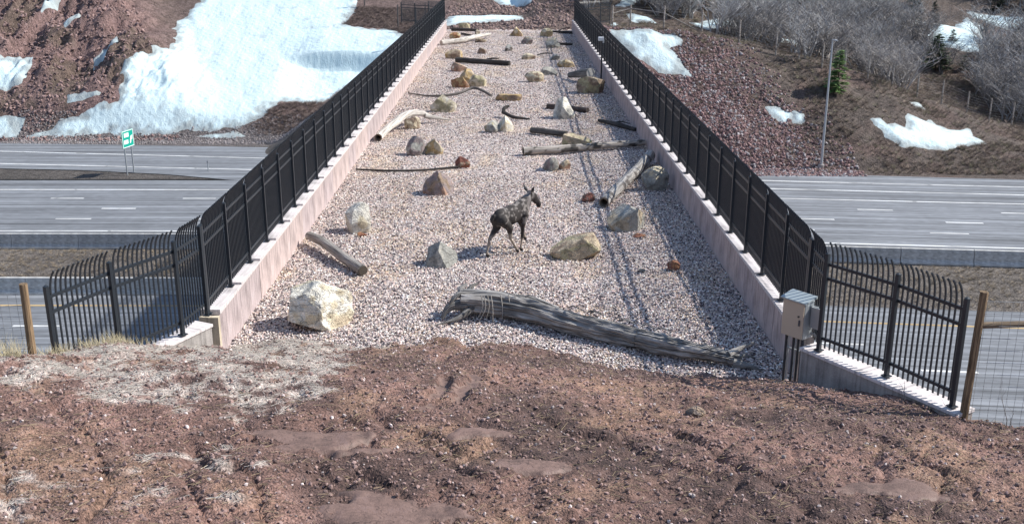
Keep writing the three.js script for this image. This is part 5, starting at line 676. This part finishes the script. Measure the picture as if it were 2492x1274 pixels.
  sh('thin bare sapling at the right edge beyond the wooden post', 9.85, 18.45, 0.75, 5); sh('low bare twig on the crest in front of the right fence wing', 8.15, 19.4, 0.45, 6); sh('bare twig beside the wooden post at the right crest', 8.75, 18.8, 0.35, 7); sh('small bare twig at the foot of the right wing wall', 7.6, 20.6, 0.3, 9);
  const d1 = mesh('mud_lump', boulderGeo(700, 0.2, 0.09, 0.13, [K.dark, K.brown, K.dark], { detail: 8 }), rockM); d1.position.set(3.55, dirtHeight(3.55, 18.0) - 0.02, -18.0); tag(d1, 'dark lump of mud lying on the right of the near bank', 'mud');
}
{ // low brown brush and tussocks on the right hill, sticks in the brush at the foot of the snow
  const r = rng(801), g = []; for (let k = 0; k < 16; k++) { const a = k * 2.4, t = 0.35 + 0.55 * r(); g.push(new THREE.CylinderGeometry(0.004, 0.02, 1, 3).translate(0, 0.5, 0).rotateX(Math.cos(a) * t).rotateZ(Math.sin(a) * t)); } const tus = mergeGeometries(g), A = [], B = [];
  for (let k = 0; k < 90000 && A.length < 17000; k++) { const x = mix(10, 72, r()), d = mix(102, 150, r()), v = d + bend(x); if (v < 106.5 || SNOW.some(([n, p]) => polyDist(p, x, d) > -0.1)) continue; const n = fbm(x * 0.2, d * 0.2, 3, 820); const red = sstep(33, 20, x - 0.75 * (118 - d)) * sstep(124, 119, d); if (r() > (0.15 + sstep(0.42, 0.6, n)) * (1 - 0.8 * red)) continue; const s = mix(0.2, 0.6, r() ** 1.6), t = 0.55 + 0.7 * r(), w = r(); A.push([V(x, hFar(x, d), -d), new THREE.Euler(0, r() * 6, 0), V(s * 1.3, s, s * 1.3), w < 0.5 ? [0.27 * t, 0.215 * t, 0.175 * t] : w < 0.8 ? [0.21 * t, 0.165 * t, 0.145 * t] : [0.2 * t, 0.185 * t, 0.125 * t]]); }
  scatter('dry_brush', 'brown dry grass and low brush over the right hillside', 'brush', tus, loose, A);
  for (let k = 0; k < 40000 && B.length < 3800; k++) { const x = mix(-31, -10, r()), d = mix(121.5, 150, r()); if (SNOW.some(([n, p]) => polyDist(p, x, d) > -0.1)) continue; if (d > 129 && d < 141) continue; const s = mix(0.15, 0.55, r() ** 1.5), t = 0.6 + 0.7 * r(); B.push([V(x, hFar(x, d), -d), new THREE.Euler(0, r() * 6, 0), V(s * 1.3, s, s * 1.3), [0.20 * t, 0.155 * t, 0.14 * t]]); }
  scatter('dry_brush', 'dark bare brush beside and above the snow slope', 'brush', tus, loose, B);
  const Cc = []; for (let k = 0; k < 9000; k++) { const x = mix(-60, 60, r()), v = mix(66.8, 75.6, r()), d = v - bend(x), s = mix(0.05, 0.3, r() ** 2), t = 0.6 + 0.7 * r(); Cc.push([V(x, hFar(x, d), -d), new THREE.Euler(0, r() * 6, 0), V(s * 1.5, s, s * 1.5), [0.28 * t, 0.23 * t, 0.17 * t]]); }
  scatter('dry_grass', 'dry grass in the median between the carriageways', 'grass', tus, loose, Cc);
}
renderer.render(scene, camera);
